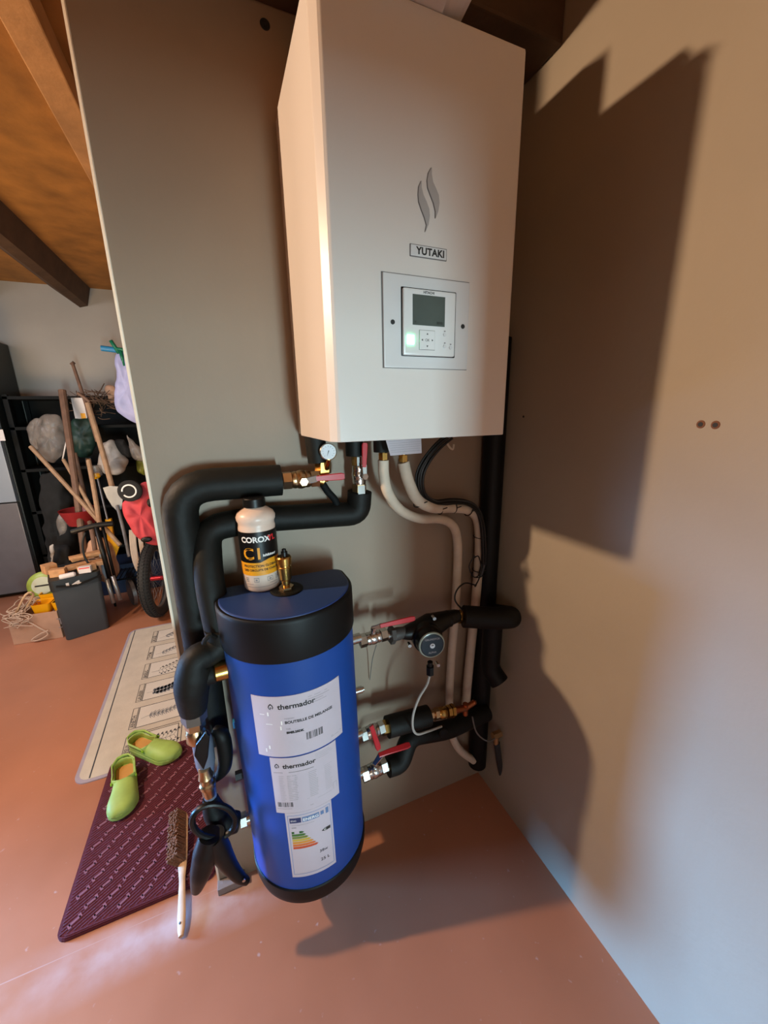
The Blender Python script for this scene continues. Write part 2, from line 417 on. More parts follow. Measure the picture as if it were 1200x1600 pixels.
nb = MB(); nb.use(m_groove); nb.box((-0.5607, UY+0.001, 2.0128), (-0.4723, UY-0.0018, 2.0362), 0.004)
nb.use(m_plate); nb.box((-0.5592, UY+0.001, 2.0142), (-0.4738, UY-0.003, 2.0348), 0.003)
nb.use(m_dark); text_into(nb, 'YUTAKI', 0.0185, lambda u, v: V(-0.5125 + u, UY-0.0033, 2.0183 + v), bold=0.0007, align='CENTER', space=1.05)
nb.build('name_badge', None, boiler)
def flame(mb, pts, off):
    pl = [F(px, py, off) for px, py in pts]; mb.prism(pl, (0, -0.0012, 0))
FL1 = [(674,262),(669,271),(667,283),(668,294),(672,305),(677,318),(680,331),(680,342),(684,331),(686,318),(685,306),(681,296),(676,285),(674,273)]
FL2 = [(658,283),(654,292),(653,304),(654,316),(658,328),(663,341),(666,352),(664,363),(669,351),(671,338),(670,327),(666,316),(661,305),(658,293)]
for P in (FL1, FL2):
    k = MB(); k.use(m_groove); flame(k, [(x-0.9, y) for x, y in P], 0.0004); k.use(m_flame); flame(k, P, 0.0010); k.build('flame_emblem', None, boiler)

# papers on top of the boiler, plus an unseen carton added for its shadow
k = MB(); k.box((-0.69, -0.215, UZ1+.0015), (-0.33, -0.02, UZ1+.135), .004); tag(k.build('carton', m_card), 'unseen carton added on top of the boiler to shape the wall shadow', 'carton')
def sheet(name, quad, t, m, label, cat, grp=None):
    k = MB(); k.prism(quad, t); return tag(k.build(name, m), label, cat, grp)
a = UZ1 + 0.001
sheet('paper_sheet', [(-0.70, UY-0.015, a), (-0.50, UY-0.045, a), (-0.46, -0.225, a), (-0.66, -0.225, a)], (0, 0, 0.003), m_paper, 'white printed booklet poking over the front edge on top of the boiler', 'paper')
sheet('paper_sheet', [(-0.49, UY-0.032, a+0.004), (-0.442, UY-0.026, a+0.018), (-0.42, -0.225, a+0.02), (-0.62, -0.225, a+0.004)], (0, 0, 0.002), m_paper, 'plain white sheet with a raised corner on top of the boiler, right of the booklet', 'paper')

# ================================================================= MIXING TANK
TA, TB, TY = 0.1843, 0.1747, -0.1611
def TZ(z): return 0.068 + 0.96 * z      # heights along the tank body, bottom cap to lid
def tcx(z): return -0.8428 + 0.01 * (1.2 - z)
def TS(th, z, off=0.0, back=-0.022):
    """front jacket of the tank, th in degrees from straight ahead"""
    t = math.radians(th); return V(tcx(z) + (TA+off) * math.sin(t), TY - (TB+off) * math.cos(t), TZ(z))
def outline(z, inset=0.0, off=0.0, n=40):
    P = [TS(-90 + 180*i/n, z, off - inset) for i in range(n+1)]
    cx = tcx(z); yb = -0.078; zz = TZ(z); ra = TA + off - inset; rc = 0.035
    for t in range(1, 7): a_ = t*PI/12; P.append(V(cx + ra - rc + rc*math.cos(a_), yb - inset - rc + rc*math.sin(a_), zz))
    for t in range(0, 6): a_ = PI/2 + t*PI/12; P.append(V(cx - ra + rc + rc*math.cos(a_), yb - inset - rc + rc*math.sin(a_), zz))
    return P
def loft(mb, secs, smooth=True, cap0=True, cap1=True):
    R = [[mb.bm.verts.new(p) for p in s_] for s_ in secs]
    for i in range(len(R)-1): mb.bridge(R[i], R[i+1], smooth)
    if cap0: mb.cap(R[0], True)
    if cap1: mb.cap(R[-1])
tank = thing('mixing_tank', (-0.83, -0.17, TZ(.155)), 'blue cylindrical heating water tank with black end caps and three white labels', 'tank')
k = MB(); loft(k, [outline(z) for z in (0.245, 0.5, 0.8, 1.08)]); k.build('jacket', m_blue, tank)
k = MB(); loft(k, [outline(1.074, 0.0, 0.001), outline(1.074, 0, 0.004), outline(1.078, 0, 0.005), outline(1.185, 0, 0.005), outline(1.193, 0, 0.004), outline(1.197, 0, 0.001), outline(1.198, 0.006)]); k.build('top_cap', m_band, tank)
k = MB(); loft(k, [outline(1.196, 0.004), outline(1.1995, 0.005), outline(1.201, 0.008)]); k.build('lid', m_lid, tank)
k = MB(); loft(k, [outline(0.155, 0.045), outline(0.158, 0.028), outline(0.168, 0.012), outline(0.185, 0.002), outline(0.21, 0, 0.003), outline(0.246, 0, 0.004), outline(0.250, 0, 0.001)]); k.build('bottom_cap', m_band, tank)
for z in (0.95, 0.42): k = MB(); k.box((-0.92, -0.082, z), (-0.76, 0.0, z+.04)); k.build('wall_bracket', m_metal, tank)
TL = 0.00326
def label_sheet(name, th0, th1, z0, z1, off=0.0012):
    mb = MB(); mb.use(m_label)
    n = 24
    A = [[mb.bm.verts.new(TS(th0 + (th1-th0)*i/n, z, o)) for i in range(n+1)] for z, o in ((z0, 0), (z0, off), (z1, off), (z1, 0))]
    for r in range(3):
        for i in range(n): mb._f([A[r][i], A[r][i+1], A[r+1][i+1], A[r+1][i]], True)
    for e in (0, n): mb._f([A[0][e], A[1][e], A[2][e], A[3][e]])
    return mb
def on_tank(th0, z0, off=0.0017, tilt=0.0):
    return lambda u, v: TS(th0 + u / TL, z0 + v + tilt*u, off)
def lbl_lines(mb, th, z, w, h=0.0012, off=0.0016):
    n = max(1, int(w / 6)); 
    for i in range(n):
        a, b_ = th + w*i/n, th + w*(i+1)/n
        mb._f([mb.bm.verts.new(TS(a, z, off)), mb.bm.verts.new(TS(b_, z, off)), mb.bm.verts.new(TS(b_, z+h, off)), mb.bm.verts.new(TS(a, z+h, off))])
def quadT(mb, a, b_, z0, z1, off=0.0016):
    n = max(1, int(abs(b_ - a) / 5))
    for i in range(n):
        p, q = a + (b_-a)*i/n, a + (b_-a)*(i+1)/n
        mb._f([mb.bm.verts.new(TS(p, z0, off)), mb.bm.verts.new(TS(q, z0, off)), mb.bm.verts.new(TS(q, z1, off)), mb.bm.verts.new(TS(p, z1, off))])
def barcode(mb, th, z, w, h):
    t = th
    while t < th + w:
        b_ = random.choice((0.25, 0.45, 0.7)); quadT(mb, t, t + b_, z, z + h); t += b_ + random.choice((0.3, 0.5, 0.7))
def drop_logo(mb, th, z, s):
    # drop outline with a small dot, as on the label
    f = on_tank(th, z)
    out = [(0.0, 1.0), (-0.42, 0.55), (-0.55, 0.1), (-0.35, -0.32), (0, -0.45), (0.35, -0.32), (0.55, 0.1), (0.42, 0.55)]
    inn = [(x*0.66, y*0.66 + 0.03) for x, y in out]
    A = [mb.bm.verts.new(f(x*s, y*s)) for x, y in out]; B = [mb.bm.verts.new(f(x*s, y*s)) for x, y in inn]
    for i in range(8):
        if i == 4: continue
        mb._f([A[i], A[(i+1)%8], B[(i+1)%8], B[i]])
    mb._f([mb.bm.verts.new(f(0.16*s*math.cos(q*PI/3), 0.0 + 0.16*s*math.sin(q*PI/3))) for q in range(6)])
# label 1
k = label_sheet('l', -44, 32.8, 0.773, 0.972)
k.use(m_dark); drop_logo(k, -27.5, 0.9375, 0.0135)
text_into(k, 'thermador', 0.0225, on_tank(-22.0, 0.932), bold=0.0006)
text_into(k, 'BOUTEILLE DE MELANGE', 0.0118, on_tank(-17.5, 0.884), bold=0.0004)
text_into(k, 'BMEL25DK', 0.0095, on_tank(-17.0, 0.851), bold=0.0006)
barcode(k, -1.5, 0.818, 14.5, 0.024)
k.use(m_greyprint); text_into(k, 'Désignation', 0.0055, on_tank(-17.5, 0.899)); text_into(k, 'Code', 0.0055, on_tank(-17.0, 0.865))
for i, w in enumerate((17, 19, 13, 16)): lbl_lines(k, 2.5, 0.955 - i*0.0075, w, 0.0011)
lbl_lines(k, 20, 0.792, 11, 0.0011); lbl_lines(k, 20, 0.788, 8, 0.001)
k.use(m_whitepr)
for (t, z, l, a) in ((-37.5, 0.915, 4, 0), (-31, 0.917, 1.2, 1), (-33, 0.884, 5.5, 0), (-20.5, 0.888, 1, 1), (-21.5, 0.871, 1, 1), (-33, 0.806, 1.3, 1), (-36, 0.795, 1, 1)):
    if a: quadT(k, t, t + l, z - 0.006, z + 0.006, 0.0019)
    else: quadT(k, t, t + l, z - 0.001, z + 0.001, 0.0019)
k.build('product_label', None, tank)['label'] = 'large top label with mixing bottle lettering'
# label 2
k = label_sheet('l', -34.1, 24, 0.567, 0.768)
k.use(m_dark); drop_logo(k, -28.5, 0.7375, 0.012)
text_into(k, 'thermador', 0.0205, on_tank(-23.5, 0.732), bold=0.0006)
barcode(k, -31.5, 0.591, 12.5, 0.017)
k.use(m_greyprint); lbl_lines(k, -32, 0.716, 8, 0.0018); lbl_lines(k, -19, 0.716, 21, 0.0022); lbl_lines(k, -32.5, 0.583, 13, 0.0012); lbl_lines(k, -4, 0.583, 3)
k.use(m_palepr)
for i, w in enumerate((13, 15, 16, 12)): lbl_lines(k, 4, 0.758 - i*0.006, w, 0.001)
for i in range(15): z = 0.703 - i*0.0063; lbl_lines(k, -28, z, random.uniform(3, 5), 0.0012); lbl_lines(k, -21, z, random.uniform(7, 9), 0.0018); lbl_lines(k, -3, z, random.uniform(6, 8), 0.0018); lbl_lines(k, 11, z, random.uniform(5, 8), 0.0009)
lbl_lines(k, 3, 0.600, 13, 0.0011); lbl_lines(k, -6, 0.610, 2, 0.001)
for (a, b_, z0, z1) in ((18, 22, 0.622, 0.6235), (18, 18.4, 0.600, 0.622), (21.6, 22, 0.600, 0.622)): quadT(k, a, b_, z0, z1)
k.build('data_label', None, tank)['label'] = 'middle label of small print below the large one'
# energy label
k = label_sheet('l', -26.6, 14.8, 0.306, 0.5665)
k.use(mat('energy_frame_blue', '#6f86b5', 0.5))
for (a, b_, z0, z1) in ((-24.8, 13.2, 0.555, 0.5565), (-24.8, 13.2, 0.318, 0.3195), (-24.8, -24.3, 0.318, 0.556), (12.7, 13.2, 0.318, 0.556)): quadT(k, a, b_, z0, z1)
k.use(mat('energy_header_blue', '#26335f', 0.5)); quadT(k, -23.2, -13.2, 0.527, 0.546)
k.use(mat('energy_header_mid', '#5e78a2', 0.5)); quadT(k, -12.2, 2.8, 0.527, 0.546); quadT(k, 4, 7, 0.531, 0.545); quadT(k, 8.8, 11.5, 0.527, 0.549)
k.use(m_whitepr); text_into(k, 'ENERG', 0.0145, on_tank(-11.6, 0.5310, 0.002), bold=0.0003)
text_into(k, 'ENG', 0.008, on_tank(-22.2, 0.5335, 0.002))
k.use(m_greyprint); lbl_lines(k, -22, 0.517, 20, 0.0011); lbl_lines(k, -22, 0.507, 4, 0.003)
for i, (hx, w) in enumerate((('#2b5a2e', 9), ('#3f6b2f', 10.5), ('#6f7c33', 12.5), ('#c2a13c', 14.5), ('#d08a33', 16.5), ('#cf6a2c', 18.5), ('#c14a26', 20.5))):
    k.use(mat('energy_bar_%s' % hx[1:], hx, 0.5)); z = 0.485 - i*0.0102; quadT(k, -22.6, -22.6+w, z, z+0.0084)
    k._f([k.bm.verts.new(TS(-22.6+w, z, .0016)), k.bm.verts.new(TS(-22.6+w+2.0, z+0.0042, .0016)), k.bm.verts.new(TS(-22.6+w, z+0.0084, .0016))])
k.use(m_dark); quadT(k, 6.6, 12.0, 0.462, 0.474); k._f([k.bm.verts.new(TS(6.6, 0.462, .0016)), k.bm.verts.new(TS(3.6, 0.468, .0016)), k.bm.verts.new(TS(6.6, 0.474, .0016))])
k.use(m_whitepr); text_into(k, 'C', 0.010, on_tank(5.8, 0.4645, 0.002), bold=0.0003)
k.use(m_dark); text_into(k, '38w', 0.0150, on_tank(0, 0.386), bold=0.0001); text_into(k, '25 L', 0.0160, on_tank(0.5, 0.350), bold=0.0001)
k.build('energy_label', None, tank)['label'] = 'lowest label with green to orange efficiency bars'
# side ports and little fittings on the jacket
sl = MB()
c = TS(70, 0.7745); 
k = MB(); c = W(562, 1078, y=-0.16); k.cyl(c + V(-0.03, 0, 0), c + V(0.008, 0, 0), 0.012, n=18); k.use(m_chrome); k.cyl(c + V(0.008, 0, 0), c + V(0.014, 0, 0), 0.009, n=18); k.build('sensor_pocket', m_chrome, tank)
k = MB(); c = W(372, 1212, y=-0.10); k.cyl(c + V(0.03, 0, 0), c + V(-0.008, 0, 0), 0.016, n=6, smooth=False); k.build('plug', m_blk, tank)
k = MB(); c = W(366, 1130, y=-0.11); k.box(c + V(-0.004, -0.01, -0.012), c + V(0.012, 0.01, 0.012), 0.002); k.build('plastic_tab', m_cyan, tank)

for px_, py_ in ((560, 997), (563, 1146), (566, 1207)):
    k = MB(); c = W(px_, py_, y=-0.15); k.cyl(V(-.70, -.155, c.z), V(c.x + .006, -.15, c.z), .016, n=18); k.build('side_port', m_chrome, tank)
# air vent on the lid
LZ = TZ(1.201)
c0 = W(448, 921, z=LZ)
vent = thing('air_vent', c0, 'brass automatic air vent with black cap standing on the blue tank lid', 'valve')
k = MB(); k.lathe(c0, (0,0,1), [(0, 0.046), (0.002, 0.046), (0.004, 0.042)], 28); k.build('rubber_gasket', m_foam2, vent)
k = MB(); k.hexa(c0 + V(0,0,0.004), c0 + V(0,0,0.011), 0.021); k.build('base_nut', m_brasspale, vent)
k = MB(); k.lathe(c0, (0,0,1), [(0.011, 0.010), (0.018, 0.010), (0.020, 0.013), (0.030, 0.013), (0.034, 0.0165), (0.070, 0.0185), (0.072, 0.0165), (0.076, 0.0165), (0.078, 0.0195), (0.098, 0.0205), (0.101, 0.018)], 26); k.build('body', m_brass, vent)
k = MB(); k.lathe(c0 + V(0.002,0,0), (0,0,1), [(0.100, 0.0095), (0.114, 0.0085), (0.115, 0.006), (0.121, 0.006), (0.122, 0.004)], 18); k.build('cap', m_blk, vent)

# corrosion inhibitor bottle
c0 = W(411, 915, z=LZ); c0.y = -0.117
BR = 0.0500
sc = 1.0
bot = thing('bottle', c0, 'white bottle with black and orange label and black cap on the blue tank lid', 'bottle')
hB = 0.262
k = MB(); k.lathe(c0, (0,0,1), [(0, BR*.86), (0.003, BR*.95), (0.008, BR), (0.178, BR), (0.183, BR*1.0), (0.188, BR*0.97), (0.196, BR*.97), (0.202, BR*1.03), (0.212, BR*1.05), (0.222, BR*0.96), (0.231, BR*.72), (0.236, BR*.52), (0.238, BR*.48), (0.246, BR*.48)], 40); k.build('body', m_bottle, bot)
k = MB(); k.lathe(c0, (0,0,1), [(0.238, BR*.58), (0.239, BR*.60), (0.260, BR*.58), (0.263, BR*.53)], 30)
k.build('cap', m_blk, bot)
vd = (Vector((CP.x, CP.y, 0)) - Vector((c0.x, c0.y, 0))).normalized(); th0 = math.atan2(vd.y, vd.x)
def BS(s_, h, off=0.0006):  # s_ = arc metres to the right of the middle seen from the viewer
    a_ = th0 + s_ / BR; return c0 + V(math.cos(a_)*(BR+off), math.sin(a_)*(BR+off), h)
def bquad(mb, s0, s1, h0, h1, off=0.0006, wave=None):
    n = max(2, int((s1-s0)/0.004))
    for i in range(n):
        a_, b_ = s0+(s1-s0)*i/n, s0+(s1-s0)*(i+1)/n
        w0, w1 = (wave(a_), wave(b_)) if wave else (0, 0)
        mb._f([mb.bm.verts.new(BS(a_, h0+w0, off)), mb.bm.verts.new(BS(b_, h0+w1, off)), mb.bm.verts.new(BS(b_, h1, off)), mb.bm.verts.new(BS(a_, h1, off))], True)
full = BR * PI * 0.97
k = MB(); k.use(m_orange); bquad(k, -full, full, 0.052, 0.112)
k.use(m_blk); bquad(k, -full, full, 0.090, 0.176, 0.0011, wave=lambda s_: 0.0 if s_ < 0.0 else min(0.008, s_*0.35))
k.use(m_whitepr)
f = lambda s0, h0: (lambda u, v: BS(s0+u, h0+v, 0.0017))
text_into(k, 'COROX', 0.0215, f(-0.0475, 0.1485), bold=0.0008)
k.use(m_redpr); text_into(k, 'YL', 0.0215, f(0.0255, 0.1485), bold=0.0008)
k.use(m_orange); text_into(k, 'C1', 0.046, f(-0.046, 0.1005), bold=0.0009)
k.use(m_whitepr); text_into(k, 'inhibiteur', 0.0100, f(0.008, 0.1065), bold=0.0004)
k.use(m_dark); text_into(k, 'PROTECTION GLOBALE', 0.0092, f(-0.048, 0.077), bold=0.0002)
text_into(k, 'DES CIRCUITS DE CHAUFFAGE', 0.0085, f(-0.048, 0.0655), bold=0.0002)
k.use(m_greyprint)
for s_, w in ((-0.048, 0.010), (-0.022, 0.014), (0.014, 0.016), (0.040, 0.012)):
    bquad(k, s_, s_+w, 0.033, 0.0342, 0.0008); bquad(k, s_, s_+w, 0.044, 0.0452, 0.0008)
    bquad(k, s_, s_+0.001, 0.033, 0.0452, 0.0008); bquad(k, s_+w-0.001, s_+w, 0.033, 0.0452, 0.0008); bquad(k, s_+w*.3, s_+w*.7, 0.037, 0.041, 0.0008)
bquad(k, -0.046, -0.024, 0.026, 0.0268, 0.0008); bquad(k, 0.02, 0.045, 0.026, 0.0268, 0.0008); bquad(k, -0.045, 0.045, 0.018, 0.0188, 0.0008)
k.build('wraparound_label', None, bot, recalc=False)

# ================================================================= PIPES AND VALVES
def pipe(name, pts, r, m, label, cat='pipe', grp=None, n=18, sub=6, rs=None):
    k = MB(); k.tube(pts, r, n, sub, rs=rs); return tag(k.build(name, m), label, cat, grp)
def P(px, py, y=-0.15): return W(px, py, y=y)
def fillet(pts, rad, n=6):
    out = [Vector(pts[0])]
    for i in range(1, len(pts)-1):
        a, b, c_ = Vector(pts[i-1]), Vector(pts[i]), Vector(pts[i+1])
        d1 = (a-b).normalized(); d2 = (c_-b).normalized(); r_ = min(rad, (a-b).length*.45, (c_-b).length*.45)
        p, q = b + d1*r_, b + d2*r_
        for k_ in range(n+1):
            t = k_/n; out.append(p*(1-t)**2 + b*2*t*(1-t) + q*t*t)
    out.append(Vector(pts[-1])); return out
def fpipe(name, pts, rad, r, m, label, cat='pipe', grp=None, n=20, parent=None):
    k = MB(); k.tube(fillet(pts, rad), r, n, smooth_path=False); o = k.build(name, m, parent)
    return tag(o, label, cat, grp) if not parent else o
# A: upper flow pipe
zA = P(440, 750, -0.06).z
fpipe('insulated_pipe', [V(-0.818, -0.06, zA), V(-1.090, -0.06, zA+0.004), V(-1.092, -0.055, 1.3), V(-1.095, -0.05, 0.70)], 0.09, 0.045, m_foam,
      'thick black insulated pipe from the level red valve down the partition edge, the outer one', grp=None)
# B: inner return pipe and its tee
ptsB = [P(562, 768, -0.06), P(560, 802, -0.055), P(480, 807, -0.042), P(395, 812, -0.042), P(322, 826, -0.05), P(326, 905, -0.105), P(343, 985, -0.14)]
fpipe('insulated_pipe', ptsB, 0.05, 0.039, m_foam, 'black insulated pipe passing behind the white bottle, the inner of the two')
teeb = thing('insulated_tee', P(303, 1110, -0.15), 'lumpy black insulated tee left of the tank with a branch to its upper left port', 'pipe')
k = MB(); k.tube([P(343, 980, -0.15), P(345, 1003, -0.15), P(330, 1018, -0.16), P(308, 1030, -0.17), P(303, 1052, -0.17), P(300, 1075, -0.17), P(302, 1108, -0.16)], .04, 20, 5, rs=[.039, .038, .036, .040, .047, .045, .036]); k.build('elbow_insulation', m_foam, teeb)
k = MB(); k.tube([P(306, 1058, -0.17), P(322, 1053, -0.168), P(337, 1051, -0.165)], .034, 18, 5, rs=[.040, .033, .029]); k.build('branch_insulation', m_foam, teeb)
k = MB(); c = P(337, 1050, -0.178); k.lathe(c, (1, 0.05, 0), [(-.004, .022), (0, .027), (.030, .027), (.034, .021), (.06, .02)], 22); k.build('brass_union', m_brass, teeb)
k = MB(); k.tube([P(337, 996, -0.19), P(329, 992, -0.205), P(321, 999, -0.205), P(318, 1005, -0.20)], .006, 8, 4); k.build('foam_lip', m_foam, teeb)

def lever(mb, a, b_, w=0.011, t=0.0035, nrm=(0, -1, 0), bend=0.0):
    a = Vector(a); b_ = Vector(b_); d = (b_-a).normalized(); nrm = Vector(nrm).normalized(); s_ = d.cross(nrm).normalized(); nn = s_.cross(d).normalized()
    L = (b_-a).length; n = 10; sec = []
    for i in range(n+1):
        u = i/n; ww = w*(0.75 + 0.35*u) if u < 0.93 else w*0.8
        c = a + d*(L*u) + nn*(bend*math.sin(min(1, u*2.2)*PI/2))
        sec.append([mb.bm.verts.new(c + s_*(ww*e[0]) + nn*(t*e[1])) for e in ((-1,-1),(1,-1),(1,.6),(.8,1),(-.8,1),(-1,.6))])
    for i in range(n): mb.bridge(sec[i], sec[i+1], False)
    mb.cap(sec[0], True); mb.cap(sec[-1])
def ball_valve(c, ax, L, r, m, label, lev, levn=(0,-1,0), stem=None, name='ball_valve', grp=None, bend=0.0, stemm=None):
    """a two-piece ball valve: hex ends, knurled barrel, stem with nut, red lever"""
    c = Vector(c); ax = Vector(ax).normalized(); o = thing(name, c, label, 'valve', grp)
    k = MB(); k.use(m); k.hexa(c - ax*L*.5, c - ax*L*.27, r*1.12); 
    k.lathe(c, ax, [(-L*.27, r*.8), (-L*.25, r*.98), (-L*.16, r*1.08), (-L*.12, r*1.02), (-L*.08, r*1.1), (0, r*1.16), (L*.08, r*1.1), (L*.12, r*1.02), (L*.16, r*1.08), (L*.25, r*.98), (L*.27, r*.8)], 24)
    k.hexa(c + ax*L*.27, c + ax*L*.5, r*1.12); k.build('body', None, o)
    if stem is not None:
        stem = Vector(stem).normalized(); k = MB(); k.cyl(c + stem*r, c + stem*(r*1.9), r*.42, n=16); k.hexa(c + stem*(r*1.7), c + stem*(r*2.15), r*.5); k.build('stem', stemm or m, o)
    k = MB(); lever(k, lev[0], lev[1], r*.42, 0.003, levn, bend); lo = k.build('lever', m_red, o)
    k = MB(); d = (Vector(lev[0]) - Vector(lev[1])).normalized(); s0 = c + (Vector(stem)*(r*2.0) if stem is not None else V(0,-r*1.3,0))
    lever(k, s0 + d*r*.3, Vector(lev[0]) - d*0.01, r*.40, 0.0022, levn); k.build('lever_shank', m_chrome, lo)
    return o
# under-boiler valves
c = P(470, 749, -0.07)
va = ball_valve(c, (1,0,0), 0.105, 0.024, m_brasspale, 'brass ball valve with red lever lying level, on the upper black pipe under the boiler', (P(491, 748, -0.11), P(538, 744, -0.11)), (0,-1,0), (0,-1,0))
k = MB(); k.use(m_brass); cc = P(505, 752, -0.07)
k.cyl(P(493, 749, -0.07), cc, .016); k.cyl(cc, P(505, 735, -0.07), .016); k.hexa(P(505, 739, -0.07), P(505, 722, -0.07), .025); k.lathe(P(505, 722, -0.07), (0,0,1), [(0,.019),(.012,.019),(.02,.014)], 18)
k.build('elbow', None, va)
k = MB(); k.cyl(P(497, 722, -0.07), V(P(494, 720, -0.07).x, -0.07, UZ0+0.003), 0.030); tag(k.build('insulated_pipe_stub', m_foam), 'black foam stub under the boiler behind the round pressure gauge', 'pipe')
# gauge
gc = P(513, 706, -0.12); gd = (CP - gc).normalized(); gd = (gd + V(0.1, 0, 0)).normalized()
g = thing('pressure_gauge', gc, 'small round white dial gauge under the left corner of the boiler', 'gauge')
k = MB(); k.lathe(gc - gd*.016, gd, [(0, .022), (.002, .0245), (.016, .0245), (.018, .022)], 28); k.build('case', m_chrome, g)
k = MB(); k.use(m_glass); k.cyl(gc + gd*.001, gc + gd*.0028, .0205, n=28); 
gu = gd.cross(V(0,0,1)).normalized(); gv = gu.cross(gd)
k.use(m_dark); 
for i in range(11):
    a_ = math.radians(225 - 27*i); u = -gu*math.cos(a_) + gv*math.sin(a_)
    k.prism([gc+gd*.0029+u*.019+gv.cross(gd)*0, gc+gd*.0029+u*.0145+u.cross(gd)*.0005, gc+gd*.0029+u*.0145-u.cross(gd)*.0005], gd*.0002)
a_ = math.radians(250); u = -gu*math.cos(a_) + gv*math.sin(a_)
k.prism([gc+gd*.003-u*.004-u.cross(gd)*.0012, gc+gd*.003-u*.004+u.cross(gd)*.0012, gc+gd*.003+u*.015], gd*.0003); k.build('dial', None, g)
k = MB(); k.cyl(gc - V(0,0,.02), gc - V(0,-.03,.052), .007); k.build('shank', m_brass, g)
# second valve, upright
c = P(561, 742, -0.075)
vb = ball_valve(c, (0,0,1), 0.115, 0.020, m_chrome, 'nickel ball valve with red lever pointing up, under the boiler beside the level one', (P(569, 730, -0.115), P(570, 692, -0.115)), (0,-1,0), (0.15,-1,0))
k = MB(); k.hexa(P(561, 768, -0.075), P(561, 756, -0.075), .022); k.build('union_nut', m_brasspale, vb)
k = MB(); k.cyl(P(554, 712, -0.075), V(P(554, 712, -0.075).x, -0.075, UZ0+0.003), 0.027); tag(k.build('insulated_pipe_stub', m_foam), 'black foam stub above the upright red lever under the boiler', 'pipe')
pipe('drain_hose', [P(503, 754, -0.07), P(512, 768, -0.065), P(524, 782, -0.06), P(528, 800, -0.05)], .011, m_rack, 'short dark hose slanting from the level valve down to the black pipe', 'hose')
# white lagged pipes C and D
def lagged(name, pts, r, label, top):
    o = thing(name, Vector(pts[0]), label, 'pipe', 'white lagged pipes under the boiler')
    k = MB(); k.tube(pts, r, 16, 6); k.build('lagging', m_lag, o)
    k = MB(); k.cyl(Vector(pts[0]), Vector(top) + V(0,0,-.006), .0085, n=12); k.hexa(Vector(pts[0]) + V(0,0,.002), Vector(pts[0]) + V(0,0,.022), .015); k.build('flare_nut', m_brass, o)
    return o
yC = -0.13
lagged('lagged_pipe', [P(599, 719, yC), P(600, 745, yC), P(607, 772, yC), P(626, 797, yC+.02), P(655, 810, yC+.04), P(688, 811, yC+.05), P(708, 822, yC+.07), P(715, 850, yC+.08), P(714, 900, yC+.085), P(711, 960, yC+.085), P(705, 1030, yC+.085), P(702, 1095, yC+.085), P(704, 1140, yC+.085), P(717, 1170, yC+.08), P(740, 1188, yC+.07)], .0165,
       'white lagged pipe under the boiler, left of the pair, bending right and down the wall', V(P(598, 700, yC).x, yC, UZ0))
lagged('lagged_pipe', [P(630, 722, yC), P(638, 752, yC), P(652, 780, yC), P(676, 793, yC+.01), P(705, 793, yC+.03), P(733, 797, yC+.05), P(747, 815, yC+.07), P(749, 860, yC+.08), P(744, 930, yC+.085), P(737, 1000, yC+.085), P(731, 1060, yC+.085), P(727, 1110, yC+.085)], .0185,
       'white lagged pipe strapped to the black cables, right of the pair under the boiler', V(P(632, 700, yC).x, yC, UZ0))
k = MB(); cc = P(596, 704, yC); k.cyl(cc + V(0,0,-0.004), V(cc.x, cc.y, UZ0+0.003), .024); tag(k.build('insulated_pipe_stub', m_foam), 'black foam stub above the left white lagged pipe', 'pipe')
# hanging card under the boiler
q = [P(603, 688, -0.20), P(658, 684, -0.20), P(659, 708, -0.205), P(610, 712, -0.205)]
k = MB(); k.use(mat('printed_card', '#b9aeb3', 0.6)); k.prism(q, (0, 0.0015, 0)); k.use(m_palepr)
for i in range(6):
    a = q[0].lerp(q[3], (i+.7)/7) + V(0.006,-.0006,0); b_ = q[1].lerp(q[2], (i+.7)/7) + V(-.004,-.0006,0); k.prism([a, b_, b_ + V(0,0,.0012), a + V(0,0,.0012)], (0, 0.0003, 0))
tag(k.build('hanging_card', None), 'small printed card hanging under the boiler between the white pipes', 'card')
# cable bundle
base = [(700, 682), (682, 697), (665, 718), (655, 740), (655, 762), (664, 778), (682, 786), (705, 784), (728, 786), (744, 796), (752, 815), (755, 850), (755, 880), (750, 900)]
offs = [(-4, 0, 0.0), (0, 2, -0.008), (4, -2, 0.004), (7, 3, -0.004), (-1, -5, 0.01)]
for i, (dx, dy, dz) in enumerate(offs):
    pts = [P(x+dx*(1 if j < 9 else .5), y_+dy*.8, -0.155 + dz + 0.006*j) for j, (x, y_) in enumerate(base[:14 - (i % 2)])]
    pipe('black_cable', pts, 0.0042 if i != 2 else 0.0055, m_cable if i != 2 else mat('dark_grey_cable', '#3c3d3f', .5), ['black cable curving down from the boiler, outermost left of the bundle', 'black cable second in the bundle by the white lagged pipe', 'dark grey cable in the middle of the bundle by the white pipe', 'black cable on the inner side of the bundle curve', 'black cable on the upper back of the bundle'][i], 'cable', 'cable bundle under the boiler', n=8, sub=5)
def strap_ring(c, ax, r, label, t=0.002):
    k = MB(); c = Vector(c); ax = Vector(ax).normalized(); u = ax.orthogonal().normalized(); v = ax.cross(u)
    k.tube([c + u*math.cos(a_*PI/8)*r + v*math.sin(a_*PI/8)*r for a_ in range(16)], t, 6, 1, closed=True, smooth_path=False)
    e = c + V(0, -r, 0); k.tube([e, e + V(0.012, -.012, 0.008)], t*.8, 6, smooth_path=False)
    return tag(k.build('cable_tie', m_cable), label, 'cable tie', 'cable ties on the right white pipe')
ties = [(655, 785, 1, -1.2), (686, 794, 1, 0), (708, 792, 1, 0), (732, 797, 1, -.5), (749, 838, 0, -1), (747, 890, 0, -1), (745, 898, .1, -1)]
